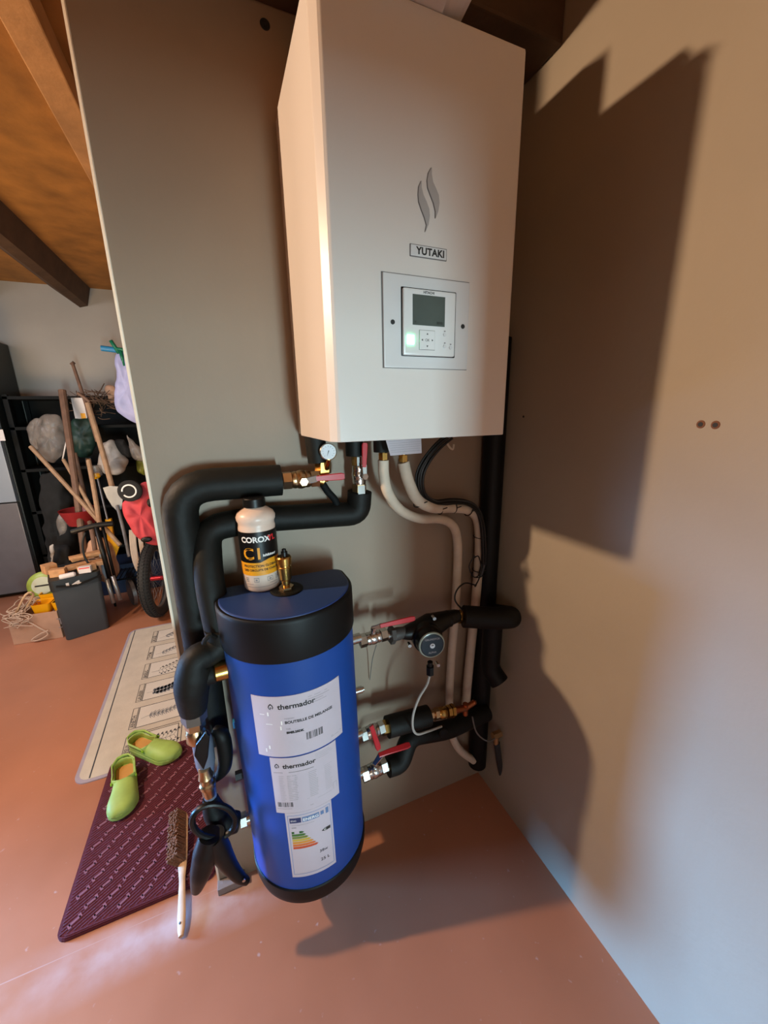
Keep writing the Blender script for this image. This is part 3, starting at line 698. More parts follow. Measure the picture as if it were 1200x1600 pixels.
tl = ['first cable tie at the bend of the right white pipe', 'second cable tie along the level stretch of white pipe', 'third cable tie along the level stretch of white pipe', 'cable tie at the shoulder of the right white pipe', 'cable tie just below the shoulder of the right white pipe', 'upper of two close cable ties low on the right white pipe', 'lower of two close cable ties low on the right white pipe']
for i, (x, y_, ax, az) in enumerate(ties):
    strap_ring(P(x, y_, yC + .01 + .012*i if i < 4 else yC+.08), (ax, .1, az), 0.021 if i < 4 else .0215, tl[i])
pipe('black_cable', [P(742, 868, -.09), P(733, 885, -.09), P(741, 902, -.09), P(752, 893, -.085), P(748, 870, -.085), P(740, 872, -.09)], .0022, m_cable, 'thin black wire loop dangling on the right white pipe', 'cable', n=6)
pipe('black_cable', [P(744, 915, -.09), P(727, 911, -.10), P(714, 922, -.11), P(711, 938, -.12), P(722, 952, -.13)], .003, m_cable, 'thin black wire looping down to the pump pipe', 'cable', n=6)
pipe('black_cable', [P(752, 880, -.085), P(750, 900, -.08), P(742, 917, -.09)], .003, m_cable, 'short black wire ending above the thin loop', 'cable', n=6)
pipe('white_wire', [P(698, 684, -.13), P(700, 695, -.14), P(707, 702, -.14), P(709, 694, -.14)], .0035, m_lag, 'short pale wire end curling under the boiler', 'wire', n=8)
# black pipe in the corner
fpipe('insulated_pipe', [V(-0.045, -0.045, UZ0+0.3), V(-0.045, -0.045, 0.12)], .03, .040, m_foam2, 'black vertical insulated pipe in the corner behind the white pipes')

# pump line
yP = -0.15
xt = -0.655
c = P(583, 996, yP)
v1 = ball_valve(c, (1,0,0.04), 0.095, 0.020, m_chrome, 'nickel ball valve with red lever, topmost on the right side of the tank', (P(594, 978, -0.175), P(648, 966, -0.175)), (0,-1,.25), (0,-.2,1))
k = MB(); k.cyl(P(605, 993, yP), P(618, 991, yP), .014); k.build('nipple', m_chrome, v1)
pump = thing('circulation_pump', P(668, 985, yP), 'black circulation pump with round dial face between two pipe unions', 'pump')
k = MB(); k.use(mat('grey_union', '#4b4744', .5, .3)); k.hexa(P(609, 993, yP), P(615, 992, yP), .030); k.lathe(P(615, 992, yP), (1,0,.03), [(0,.022),(.02,.022),(.04,.018),(.09,.018)], 20)
k.build('inlet_union', None, pump)
pc = P(668, 985, -0.15); fc = P(675, 1008, -0.235); fd = (V(-0.18, -1, 0.06)).normalized()
k = MB(); k.tube([P(628, 990, yP), P(650, 985, yP), P(672, 978, yP), P(700, 966, yP), P(716, 962, yP)], .02, 18, 5, rs=[.019, .034, .045, .028, .022]); k.build('volute', m_blk, pump)
k = MB(); k.lathe(fc - fd*.10, fd, [(0,.045),(.02,.052),(.06,.052),(.066,.047),(.09,.046),(.096,.044)], 36); k.build('motor_housing', m_blk, pump)
k = MB(); k.lathe(fc - fd*.006, fd, [(0,.0445),(.004,.0455),(.0075,.0435),(.008,.040)], 36); k.build('face_rim', m_rim, pump)
k = MB(); k.use(m_pumpface); k.lathe(fc, fd, [(0,.0405),(.0035,.040),(.0045,.037)], 36)
fu = -fd.cross(V(0,0,1)).normalized() * -1; fv = fu.cross(fd); fv = fv if fv.z > 0 else -fv; fu = fv.cross(fd) * -1
if fu.x < 0: fu = -fu
k.use(m_glass); k.cyl(fc + fd*.0042, fc + fd*.0062, .0085, n=20); k.use(m_dark)
for s_ in (-1, 1): k.prism([fc+fd*.0063+fu*.005*s_+fv*.001, fc+fd*.0063+fu*.001*s_+fv*.006, fc+fd*.0063-fu*.001+fv*.0], fd*.0003)
k.use(m_greyprint); text_into(k, 'GRUNDFOS', 0.0095, lambda u, v: fc + fd*.0048 + fu*u + fv*(0.020+v), align='CENTER', bold=.0002)
text_into(k, 'ALPHA', 0.009, lambda u, v: fc + fd*.0048 + fu*u + fv*(-0.027+v), align='CENTER', bold=.0002)
k.build('dial_face', None, pump)
for (x, y_) in ((676, 963), (638, 1005), (682, 1035)):
    k = MB(); a = P(x, y_, -0.165); k.cyl(a, a + fd*.02, .006, n=12); k.build('bolt', m_chrome, pump)
k = MB(); a = P(672, 1034, -0.21); k.cyl(a, P(672, 1044, -0.21), .009, n=14); k.hexa(P(672, 1041, -0.21), P(672, 1053, -0.21), .014); k.build('cable_gland', m_blk, pump)
k = MB(); k.lathe(P(690, 970, yP), (1,0,.1), [(0,.024),(.004,.030),(.03,.030),(.036,.024),(.06,.024)], 20); k.build('outlet_union', m_blk, pump)
pipe('pump_cable', [P(672, 1052, -.21), P(667, 1070, -.215), P(655, 1090, -.22), P(646, 1115, -.22), P(645, 1137, -.22), P(652, 1147, -.21), P(668, 1143, -.20), P(690, 1135, -.17)], .0042, m_gcable, 'light grey cable hanging in a curve below the pump', 'cable', n=8)
k = MB(); k.hexa(P(715, 964, yP), P(721, 963, yP), .024); k.cyl(P(719, 963, yP), P(727, 962, yP), .016); tag(k.build('brass_union', m_brass), 'brass union nut right of the pump', 'fitting')
upx = [P(724, 963, -.15), P(765, 957, -.17), P(806, 945, -.19), P(790, 1000, -.15)]
e = P(803, 948, -.215); e.x = min(e.x, -.046)
fpipe('insulated_pipe', [P(724, 963, -.15), V(-.13, -.185, .965), V(-.05, -.215, .965), V(-.058, -.12, .93)], .03, .040, m_foam2, 'black insulated pipe right of the pump ending in an elbow at the right wall')
fpipe('insulated_pipe', [V(-.072, -.13, .96), V(-.075, -.13, .70), V(-.055, -.17, .655)], .03, .038, m_foam2, 'black insulated pipe dropping from the wall elbow to a lower elbow')
# second line
c = P(582, 1143, yP)
v2 = ball_valve(c, (1,0,0.06), 0.085, 0.022, m_chrome, 'nickel ball valve with red lever pointing down, middle right of the tank', (P(580, 1134, -0.19), P(592, 1171, -0.205)), (0.3,-1,.1), (-.1,-.5,1))
k = MB(); k.hexa(P(597, 1138, yP), P(606, 1136, yP), .026); k.build('union_nut', m_brass, v2)
fl2 = thing('check_valve_line', P(640, 1125, yP), 'black insulated sleeve with brass fittings right of the middle tank valve', 'pipe')
k = MB(); k.cyl(P(605, 1136, yP), P(669, 1118, yP), .038, n=24); k.build('sleeve', m_foam, fl2)
k = MB(); ax = (P(745, 1103, yP) - P(669, 1118, yP)).normalized(); a = P(668, 1118, yP)
k.use(m_brasspale); k.hexa(a, a + ax*.02, .019); k.cyl(a + ax*.02, a + ax*.03, .013); k.hexa(a + ax*.028, a + ax*.045, .022)
k.use(m_brass); k.lathe(a, ax, [(.045,.016),(.055,.022),(.075,.022),(.082,.018)], 18); k.hexa(a + ax*.085, a + ax*.100, .024); k.hexa(a + ax*.102, a + ax*.115, .026)
k.use(m_copper); k.cyl(a + ax*.115, a + ax*.175, .013); k.build('brass_fittings', None, fl2)
t = a + ax*.172
k = MB(); k.cyl(t + V(0,0,.02), t + V(0,0,-.03), .011, n=14); k.cyl(t, t + V(.035,0,.01), .011, n=14); k.ball(t + V(.04,0,.012), .011, 12); k.build('copper_tee', m_copper, fl2)
# third line
c = P(585, 1203, yP)
v3 = ball_valve(c, (1,0,0.06), 0.095, 0.024, m_chrome, 'nickel ball valve with red lever, lowest on the right side of the tank', (P(592, 1180, -0.175), P(640, 1164, -0.175)), (0,-.5,1), (0,-.4,1), bend=.004)
k = MB(); k.cyl(P(602, 1199, yP), P(612, 1197, yP), .018); k.build('nipple', m_brasspale, v3)
fpipe('insulated_pipe', [P(606, 1198, yP), P(626, 1192, yP), P(640, 1150, -.12), P(700, 1140, -.11), P(760, 1112, -.09)], .04, .036, m_foam, 'black insulated pipe rising from the lowest valve toward the corner')
k = MB(); a = P(693, 1145, -.17); k.lathe(a + V(0,.03,0), (0,-1,0), [(0,.018),(.03,.020),(.034,.016)], 20); tag(k.build('rubber_grommet', m_foam2), 'black round rubber fitting hanging below the insulated pipe by the corner', 'fitting')
k = MB(); k.use(m_brasspale); a = P(776, 1148, -.15); k.hexa(a - V(.02,0,0), a + V(.02,0,0), .016); k.cyl(a, a - V(0,0,.045), .011); tag(k.build('drain_valve', None), 'small brass drain valve low in the dark corner', 'valve')
pipe('drain_hose', [P(776, 1160, -.15), P(780, 1190, -.15), P(786, 1222, -.14), P(790, 1255, -.12)], .013, mat('grey_hose', '#2b2f33', .5), 'dark grey hose hanging below the small corner valve', 'hose')
pipe('grey_cable', [P(738, 1120, -.16), P(745, 1145, -.17), P(762, 1158, -.17), P(776, 1152, -.16)], .003, mat('dim_cable', '#6d6a66', .5), 'thin grey wire looping to the corner drain valve', 'wire', n=6)
# thin line on the wall, left of pump
pipe('grey_cable', [P(588, 1008, -.12), P(582, 1030, -.05), P(578, 1062, -.01)], .0016, mat('dim_cable', '#6d6a66', .5), 'thin grey probe wire behind the upper tank valve', 'wire', n=6)

# lower left valve column
yL = -0.16
col = thing('valve_column', P(310, 1180, yL), 'upright brass and copper valve fittings below the insulated tee left of the tank', 'valve')
k = MB(); a, b_ = P(302, 1108, yL), P(307, 1150, yL); ax = (b_-a).normalized(); k.use(mat('dull_steel', '#77716a', .4, .8)); k.hexa(a, a + ax*.035, .034); k.use(m_brasspale); k.hexa(a + ax*.035, a + ax*.06, .027); k.lathe(a, ax, [(.06,.022),(.07,.027),(.10,.027),(.11,.02)], 20)
k.build('upper_union', None, col)
k = MB(); a, b_ = P(315, 1150, yL), P(330, 1250, yL); ax = (b_-a).normalized(); k.use(mat('clear_grey_plastic', '#656d7c', .25, 0)); k.lathe(a, ax, [(0,.024),(.02,.028),(.09,.027),(.13,.02),(.22,.018)], 20); k.build('valve_body', None, col)
k = MB(); a = P(319, 1200, yL-.02); ax = V(.03,0,-1).normalized(); k.use(m_brasspale); k.lathe(a, ax, [(0,.016),(.02,.018),(.03,.021),(.035,.018),(.05,.018),(.055,.022),(.066,.022),(.07,.018),(.10,.016)], 20); k.build('lower_union', None, col)
k = MB(); k.prism([P(322, 1143, yL-.045), P(306, 1165, yL-.045), P(303, 1182, yL-.045), P(318, 1205, yL-.045), P(325, 1185, yL-.045), P(328, 1152, yL-.045)], (0, .012, 0)); o = k.build('lever_cover', m_blk, col)
bv = o.modifiers.new('b', 'BEVEL'); bv.width = .004; bv.segments = 2
k = MB(); k.tube([P(333, 1140, yL+.03), P(346, 1148, yL+.02), P(352, 1175, yL+.02), P(350, 1200, yL+.02), P(336, 1218, yL+.03)], .022, 16, 5, rs=[.012, .022, .022, .020, .010]); tag(k.build('insulated_pipe', m_foam2), 'black foam wrapped pipe piece between the valve column and the tank', 'pipe')
# black lower elbow, strap loop and hanging legs
el = thing('insulated_elbow', P(340, 1290, yL), 'black insulated elbow joining the lowest left port of the tank', 'pipe')
k = MB(); k.tube([P(328, 1245, yL), P(335, 1268, yL), P(350, 1284, yL), P(372, 1284, yL-.0)], .03, 18, 5, rs=[.020, .032, .036, .028]); k.build('insulation', m_foam2, el)
k = MB(); a = P(376, 1283, yL); k.hexa(a, a + V(.018,0,0), .024); k.cyl(a, a + V(.06,0,0), .017); k.build('port_union', m_chrome, el)
lp = thing('black_strap', P(336, 1300, yL-.05), 'black rubber strap looped round the lower left elbow with two hanging tails', 'strap')
rc = P(334, 1284, yL-.075)
k = MB()
pts = [P(334 + 34*math.cos(t*PI/12), 1283 + 26*math.sin(t*PI/12), yL-.075) for t in range(24)]
k.tube(pts, .008, 10, 1, closed=True, smooth_path=False, rs=[.0085]*24); k.build('loop', m_blk, lp)
k = MB(); k.tube([P(328, 1304, yL-.07), P(322, 1330, yL-.07), P(314, 1362, yL-.075), P(307, 1390, yL-.07)], .03, 16, 5, rs=[.030, .036, .030, .015]); k.build('hanging_tail', m_blk, lp)
k = MB(); k.tube([P(334, 1306, yL-.07), P(345, 1330, yL-.07), P(360, 1354, yL-.075), P(374, 1370, yL-.08), P(386, 1377, yL-.08)], .03, 16, 5, rs=[.030, .030, .022, .017, .011]); k.build('hanging_tail', m_blk, lp)
k = MB(); a = P(381, 1375, yL-.096); k.cyl(a, a + V(0,-.003,0), .005, n=12); k.build('rivet', m_chrome, lp)
# concrete edge block by the partition foot
k = MB(); k.box((-1.166, -0.035, 0), (-1.07, 0.0, 0.03), .003); tag(k.build('kerb_block', mat('grey_mortar', '#8d8480', .9, bump=.5)), 'low grey mortar block at the foot of the partition edge', 'block')

# ================================================================= MATS, CLOGS, BRUSH
def rrect(x0, x1, y0, y1, r, z, n=6):
    P_ = []
    for cx, cy, a0 in ((x1-r, y1-r, 0), (x0+r, y1-r, 90), (x0+r, y0+r, 180), (x1-r, y0+r, 270)):
        for i in range(n+1): a_ = math.radians(a0 + 90*i/n); P_.append(V(cx + r*math.cos(a_), cy + r*math.sin(a_), z))
    return P_
m_matw = mat('ivory_vinyl_mat', '#cdc7ba', 0.6, var=0.07, scale=10, bump=0.3, bscale=70)
m_matp = mat('pale_panel', '#d8d6cf', 0.6, var=0.04)
m_matb = mat('lilac_mat_border', '#aaa3b4', 0.6)
m_ink = mat('slate_ink', '#3c434c', 0.7); m_ink2 = mat('faded_ink', '#707781', 0.7)
pm = thing('kitchen_mat', (-1.45, 1.4, 0), 'ivory mat printed with herb drawings, lying beyond the red doormat', 'mat')
MX0, MX1, MY0, MY1 = -1.815, -1.0, 0.70, 2.19
def skew(p):  # the mat lies slightly turned
    return V(p.x - 0.022*(p.y-0.7), p.y, p.z)
k = MB(); k.use(m_matb); k.prism([skew(p) for p in rrect(MX0, MX1, MY0, MY1, .06, 0.0)], (0,0,.006)); k.use(m_matw); k.prism([skew(p) for p in rrect(MX0+.017, MX1-.017, MY0+.017, MY1-.017, .05, 0.005)], (0,0,.0022)); k.build('mat_base', None, pm)
ZI = 0.0078
def inkbox(mb, x0, x1, y0, y1, w=.004, z=ZI):
    for a, b_, c_, d_ in ((x0, x1, y0, y0+w), (x0, x1, y1-w, y1), (x0, x0+w, y0, y1), (x1-w, x1, y0, y1)):
        mb._f([mb.bm.verts.new(skew(V(*q, z))) for q in ((a, c_), (b_, c_), (b_, d_), (a, d_))])
def inkline(mb, a, b_, w, z=ZI):
    a = Vector(a); b_ = Vector(b_); d = (b_-a).normalized(); n_ = V(-d.y, d.x, 0)*w/2
    mb._f([mb.bm.verts.new(skew(V(q.x, q.y, z))) for q in (a-n_, b_-n_, b_+n_, a+n_)])
def leaf(mb, c, ang, L, w, z=ZI):
    d = V(math.cos(ang), math.sin(ang), 0); n_ = V(-d.y, d.x, 0)
    mb._f([mb.bm.verts.new(skew(V(q.x, q.y, z))) for q in (c, c + d*L*.35 + n_*w, c + d*L*.75 + n_*w*.7, c + d*L, c + d*L*.75 - n_*w*.7, c + d*L*.35 - n_*w)])
k = MB(); k.use(m_ink); inkline(k, V(-1.748, .72, 0), V(-1.775, 2.17, 0), .006)
words = ['CERFEUIL', 'ANETH', 'LAURIER', 'BASILIC', 'THYM', 'SAUGE']
for i, w in enumerate(words):
    y0 = .756 + i*.2305; y1 = y0 + .175; x0 = -1.628; xm = -1.598; x1 = -1.372
    k.use(m_matp); k._f([k.bm.verts.new(skew(V(*q, ZI-.0004))) for q in ((xm, y0), (x1, y0), (x1, y1), (xm, y1))])
    k.use(m_ink); inkbox(k, xm, x1, y0, y1); inkbox(k, x0-.003, xm-.003, y0, y1, .003)
    if i == 0: inkbox(k, xm-.0, x1+.018, y0-.016, y1+.014, .004)
    text_into(k, w, .030 if len(w) < 7 else .026, lambda u, v: skew(V(x0 + .0225 - v, y0 + .012 + u, ZI)), bold=.0004)
    # sprig: a curved stem along x with leaves in pairs
    random.seed(20+i)
    k.use(m_ink2 if i in (1, 2, 4, 5) else m_ink)
    yc = (y0+y1)/2; nst = 9; prev = None
    for s_ in range(nst+1):
        t = s_/nst; c = V(xm + .02 + t*.185, yc - .03 + .05*t + .012*math.sin(t*5+i), 0)
        if prev is not None: inkline(k, prev, c, .0022)
        if s_ > 1:
            for sg in (-1, 1):
                if i in (0, 3): 
                    L = .035; e = c + V(.5*L, sg*L, 0); inkline(k, c, e, .0014); leaf(k, e, sg*1.0, .018, .0038); leaf(k, e, sg*.2, .016, .0035); leaf(k, c.lerp(e, .6), sg*1.8, .012, .003)
                elif i in (2,): leaf(k, c, sg*.9, .046, .012); leaf(k, c, sg*1.6, .030, .009)
                elif i in (1, 4): 
                    leaf(k, c, sg*.8, .050*(1-t*.4), .0022); leaf(k, c, sg*1.2, .034, .002); leaf(k, c, sg*.4, .03, .002)
                else: leaf(k, c, sg*.7, .045, .007)
        prev = c
k.build('herb_print', None, pm, recalc=False)
for f in pm.children[-1].data.polygons: pass

RX0, RX1, RY0, RY1 = -1.668, -1.175, 0.035, 0.775
rm = thing('doormat', (-1.42, .4, 0), 'burgundy ribbed doormat with a raised geometric pattern under the green clogs', 'mat')
m_burg = mat('burgundy_pile', '#5c2230', 0.92, var=0.15, scale=60, bump=0.5, bscale=200)
m_burg2 = mat('burgundy_relief', '#8b5765', 0.8, var=0.15, scale=80)
k = MB(); k.use(m_burg); RZ = .017
k.prism(rrect(RX0, RX1, RY0, RY1, .035, 0.0085), (0,0,RZ-.0085-.002)); k.prism(rrect(RX0+.004, RX1-.004, RY0+.004, RY1-.004, .033, RZ-.003), (0,0,.003)); k.prism(rrect(RX0-.002, RX1+.002, RY0-.002, RY1+.002, .036, 0.0005), (0,0,.009)); o = k.build('pile', None, rm)
k = MB(); random.seed(5)
# fine diagonal ribs and a field of zig-zag raised bars
d1 = V(math.cos(.62), math.sin(.62), 0)
yy = RY0 + .04; row = 0
while yy < RY1 - .04:
    xx = RX0 + .045 + (row % 2)*.036
    while xx < RX1 - .04:
        a_ = .55 + random.uniform(-.08, .08)
        u = V(math.cos(a_), math.sin(a_), 0); v = V(-u.y, u.x, 0); c = V(xx, yy, RZ)
        k.use(m_burg2)
        for (p, q) in ((c - u*.017 - v*.012, c - u*.017 + v*.004), (c - u*.017, c + u*.017), (c + u*.017 - v*.004, c + u*.017 + v*.012)):
            dd = (q-p).normalized(); nn = V(-dd.y, dd.x, 0)*.0042
            k.prism([p-nn-V(0,0,.001), q-nn-V(0,0,.001), q+nn-V(0,0,.001), p+nn-V(0,0,.001)], (0,0,.0035))
        xx += .072
    yy += .044; row += 1
k.build('raised_pattern', None, rm)
k = MB(); k.use(m_burg)
t = -1.0
while t < 1.4:
    p0 = V(RX0, RY0 + t, 0); pts = []
    for s_ in (0, 1):
        pass
    x0 = RX0 + .01; y0 = RY0 + t; x1 = RX1 - .01; y1 = y0 + (x1-x0)*.62
    if y1 > RY0+.012 and y0 < RY1-.012:
        if y0 < RY0+.012: x0 += (RY0+.012-y0)/.62; y0 = RY0+.012
        if y1 > RY1-.012: x1 -= (y1-RY1+.012)/.62; y1 = RY1-.012
        if x1 > x0: k.tube([V(x0, y0, RZ), V(x1, y1, RZ)], .0022, 5, smooth_path=False)
    t += .0125
k.build('ribs', None, rm)
k = MB(); k.tube([V(-1.33, .19, RZ+.004), V(-1.30, .235, RZ+.004), V(-1.26, .24, RZ+.004), V(-1.235, .21, RZ+.004)], .0012, 5, 5); tag(k.build('straw', m_string), 'curved dry straw lying on the burgundy doormat', 'straw')

# clogs
def clog(loc, heading, label, flip=1, strap_fwd=False):
    o = thing('clog', loc, label, 'shoe', 'pair of lime green clogs')
    R = Matrix.Translation(Vector(loc)) @ Matrix.Rotation(heading, 4, 'Z') @ Matrix.Diagonal((1, flip, 1, 1))
    L = .285
    def half(t):   # half width along the foot, t=0 heel .. 1 toe
        return .040 + .016*math.sin(min(1, t*1.15)*PI*.5)**2 * (1 if t > .3 else t/.3) if t < .78 else .056*math.sqrt(max(0, 1 - ((t-.78)/.22)**2)) * .97 + .001
    def hw(t):
        if t < .10: return .041*math.sqrt(max(.02, 1-((.10-t)/.10)**2))
        if t < .74: return .041 + .015*((t-.10)/.64)**1.2 - .004*math.sin((t-.1)/.64*PI)
        return .056*math.sqrt(max(.0, 1-((t-.74)/.26)**2))
    def shift(t): return .010*math.sin(t*PI) - .008*t
    # sole
    N = 26; k = MB()
    secs = []
    for i in range(N+1):
        t = .002 + .996*i/N; w = max(.003, hw(t)) + .003; x = t*L; s_ = shift(t); lift = .010*max(0, (t-.75)/.25)**2
        z0, z1 = lift, .026 + .006*(1-t) + lift*.4
        secs.append([R @ V(x, s_-w*.94, z0), R @ V(x, s_+w*.94, z0), R @ V(x, s_+w, z0+.004), R @ V(x, s_+w, z1-.003), R @ V(x, s_+w*.93, z1), R @ V(x, s_-w*.93, z1), R @ V(x, s_-w, z1-.003), R @ V(x, s_-w, z0+.004)])
    loft(k, secs); k.build('sole', m_clog, o)
    # upper shell: open arches from the instep to the toe, and low walls to the heel
    k = MB(); M_ = 16
    def top(t):
        if t < .46: return None
        if t < .6: return .072 - .004*((t-.46)/.14)
        return .026 + .042*math.sqrt(max(0, 1-((t-.6)/.395)**2))
    def wall(t): return .058 - .010*math.sin(min(1, t/.46)*PI)
    ring = []
    for i in range(N+1):
        t = .004 + .992*i/N; x = t*L; w = max(.004, hw(t)); s_ = shift(t); row_ = []
        for j in range(M_+1):
            a_ = PI*j/M_
            if t >= .46:
                h = max(.004, top(t)-.022); cy = math.cos(a_); sy = math.sin(a_)
                row_.append(R @ V(x, s_ + w*(abs(cy)**.75)*(1 if cy > 0 else -1), .022 + h*sy**.8))
            else:
                f = abs(j - M_/2)/(M_/2)     # 1 at the sole, 0 at top lip
                up = 1-f; sg = 1 if j < M_/2 else -1
                tt = t/.46; H = .040 + .006*math.cos(tt*PI*2) + (.006 if tt > .85 else 0)
                if j == M_//2: row_.append(None); continue
                row_.append(R @ V(x - .004*up*(1-tt), s_ + sg*(w*(1 - .06*up**2)), .022 + H*min(1, up*8/7)))
        ring.append(row_)
    G = [[(k.bm.verts.new(p) if p is not None else None) for p in r_] for r_ in ring]
    for i in range(N):
        for j in range(M_):
            q = [G[i][j], G[i+1][j], G[i+1][j+1], G[i][j+1]]
            if any(v is None for v in q): 
                continue
            k._f(q, True)
    for j in range(M_//2 - 1):   # heel wall
        pass
    heel = [v for v in G[0] if v is not None]
    for j in range(M_//2 - 1):
        a, b_ = G[0][j], G[0][j+1]; c_, d_ = G[0][M_-j-1], G[0][M_-j]
        k._f([a, b_, c_, d_], True)
    up = solid('upper', k, m_clog, o, thick=.004)
    # insole
    k = MB(); k.use(m_insole); pl = []
    for i in range(0, 15): t = .03 + .6*i/14; pl.append(R @ V(t*L, shift(t)+hw(t)*.86, .0325))
    for i in range(14, -1, -1): t = .03 + .6*i/14; pl.append(R @ V(t*L, shift(t)-hw(t)*.86, .0325))
    k.prism(pl, (0,0,.0015)); k.build('insole', None, o)
    # heel strap
    k = MB()
    if strap_fwd: q = [(.44, 1), (.52, 1.02), (.58, .6), (.60, 0), (.58, -.6), (.52, -1.02), (.44, -1)]; zz = [.055, .075, .082, .084, .082, .075, .055]
    else: q = [(.42, 1.05), (.30, 1.08), (.10, 1.12), (-.03, .55), (-.045, 0), (-.03, -.55), (.10, -1.12), (.30, -1.08), (.42, -1.05)]; zz = [.058, .062, .068, .072, .073, .072, .068, .062, .058]
    P1 = [R @ V(t*L, shift(max(0,t)) + s_*hw(max(.15, t)), z) for (t, s_), z in zip(q, zz)]
    A = []
    for p in P1: A.append([k.bm.verts.new(p + V(0,0,-.008)), k.bm.verts.new(p + V(0,0,.008))])
    for i in range(len(A)-1): k._f([A[i][0], A[i+1][0], A[i+1][1], A[i][1]], True)
    solid('heel_strap', k, m_clog, o, thick=.0045)
    # rivets
    for sg in (-1, 1):
        k = MB(); c = R @ V(.43*L, shift(.43) + sg*(hw(.43)+.002), .056); d = (R.to_3x3() @ V(0, sg, 0)); k.cyl(c, c + d*.005, .007, n=14); k.build('rivet', m_clogin, o)
    return o
a = W(205, 1222, z=.06); b_ = W(196, 1290, z=.02)
h1 = math.atan2(.40-.72, -1.535+1.585)
clog((-1.590, .690, RZ+.002), math.atan2(-.30, .045), 'lime green clog pointing toward the viewer, left of the pair on the doormat', 1)
clog((-1.575, .830, RZ+.002), math.atan2(-.215, .265), 'lime green clog turned sideways, right of the pair beside the white mat', -1)

# hand brush
A0 = V(-1.280, -.112, .012); A1 = V(-1.292, .06, .030); A2 = V(-1.300, .285, .048)
br = thing('hand_brush', A0, 'wooden hand brush with brown bristles lying by the doormat corner', 'brush')
d = (A2-A0).normalized()
def brsec(t, w, h, c): return w
secs = []
T_ = [(0, .008), (.02, .014), (.06, .0165), (.12, .0135), (.17, .0120), (.20, .016), (.235, .020), (.27, .021), (.40, .021), (.415, .016)]
sd = V(1, .1, 0).normalized(); 
k = MB()
for t, w in T_:
    c = A0 + d*t; up = V(-.45, 0, .9).normalized(); sd = d.cross(up).normalized()
    secs.append([c + sd*w*math.cos(q*PI/6)*(1) + up*(.007 + .002*(t > .2))*math.sin(q*PI/6) for q in range(12)])
loft(k, secs); k.build('handle', m_palewood, br)
k = MB(); c = A0 + d*.035; k.cyl(c - up*.0075, c + up*.0085, .0035, n=12); k.build('hang_hole', m_dark, br)
k = MB(); random.seed(3)
for i in range(44):
    for j in range(8):
        c = A0 + d*(.225 + .185*i/43 + random.uniform(-.002, .002)) + sd*(-.017 + .0048*j) + up*.006
        e = c + up*.038 + V(-.012, 0, .004) + Vector([random.uniform(-.004, .004) for _ in range(3)])
        k.cyl(c, e, .0028, .0036, n=5, smooth=False)
k.build('bristles', m_bristle, br)

# ================================================================= FAR ROOM
def Wd(px, py, y): return W(px, py, y=y)
# refrigerator
YF = 3.42
fx1 = W(76, 915, z=0).x
fr = thing('refrigerator', (-3.1, 3.7, 0), 'tall two-door refrigerator with bluish doors and dark side at the left edge', 'fridge')
FX = -2.82; fz = 2.42
k = MB(); k.box((-3.45, 3.44, .02), (FX, 3.98, fz), .012); k.build('cabinet', m_fridges, fr)
zs = W(20, 785, y=3.4).z
k = MB(); k.box((-3.45, 3.385, .05), (FX-.012, 3.44, zs-.006), .006); k.build('lower_door', mat('fridge_lower_reflection', '#6e6a6c', .3), fr)  # door colour has a brownish reflection painted in
k = MB(); k.box((-3.45, 3.385, zs+.006), (FX-.012, 3.44, 1.83), .006); k.build('upper_door', m_fridge, fr)
k = MB(); k.box((-3.45, 3.385, 1.84), (FX-.012, 3.44, fz-.01), .006); k.build('top_door_reflection', m_fridges, fr)  # upper door front in the dark side colour, standing in for a dark reflection
a = Wd(2, 680, 3.38); k = MB(); k.box((a.x-.03, 3.381, a.z-.05), (a.x+.02, 3.386, a.z+.05), .001); k.build('sticker', m_paper, fr)
# black shelving rack against the far wall
YR = 3.55
rk = thing('shelving_rack', (-2.2, 3.7, 0), 'black shelving rack full of garden clutter against the far wall', 'shelf')
rx0, rx1 = -2.80, -1.45
for x in (rx0+.02, rx1):
    for y_ in (YR, 3.95):
        k = MB(); k.box((x-.02, y_-.02, 0), (x+.02, y_+.02, 1.93), .003); k.build('post', m_rack, rk)
for z in (.35, .80, 1.22, 1.62, 1.90):
    k = MB(); k.box((rx0, YR-.02, z-.015), (rx1+.02, 3.96, z+.015), .003); k.build('shelf_board', m_rack, rk)
k = MB(); k.box((rx0, 3.955, 0), (rx1, 3.985, 1.93)); k.build('back_panel', m_rack, rk)
def blob(name, c, r, m, label, cat, seed=0, amp=.18, n=20, grp=None, parent=None, flat=None):
    random.seed(seed); k = MB(); k.ball(c, 1.0, n, (r[0], r[1], r[2])); ph = [random.uniform(0, 6) for _ in range(6)]
    c = Vector(c)
    for v in k.bm.verts:
        q = v.co - c; s_ = 1 + amp*(math.sin(q.x/r[0]*4+ph[0])*math.cos(q.z/r[2]*5+ph[1]) + .6*math.sin(q.z/r[2]*9+ph[2]+q.x/r[0]*3) * .7 + .4*math.sin(q.x/r[0]*11+ph[3]))
        v.co = c + q*s_
        if flat is not None and v.co.z < flat: v.co.z = flat
    o = k.build(name, m, parent)
    return tag(o, label, cat, grp) if label else o
def crumple(o, strength, size, seed=0):
    t = bpy.data.textures.new('creases', 'CLOUDS'); t.noise_scale = size; t.noise_depth = 1
    d = o.modifiers.new('creases', 'DISPLACE'); d.texture = t; d.strength = strength; d.mid_level = 0.5; d.texture_coords = 'GLOBAL'
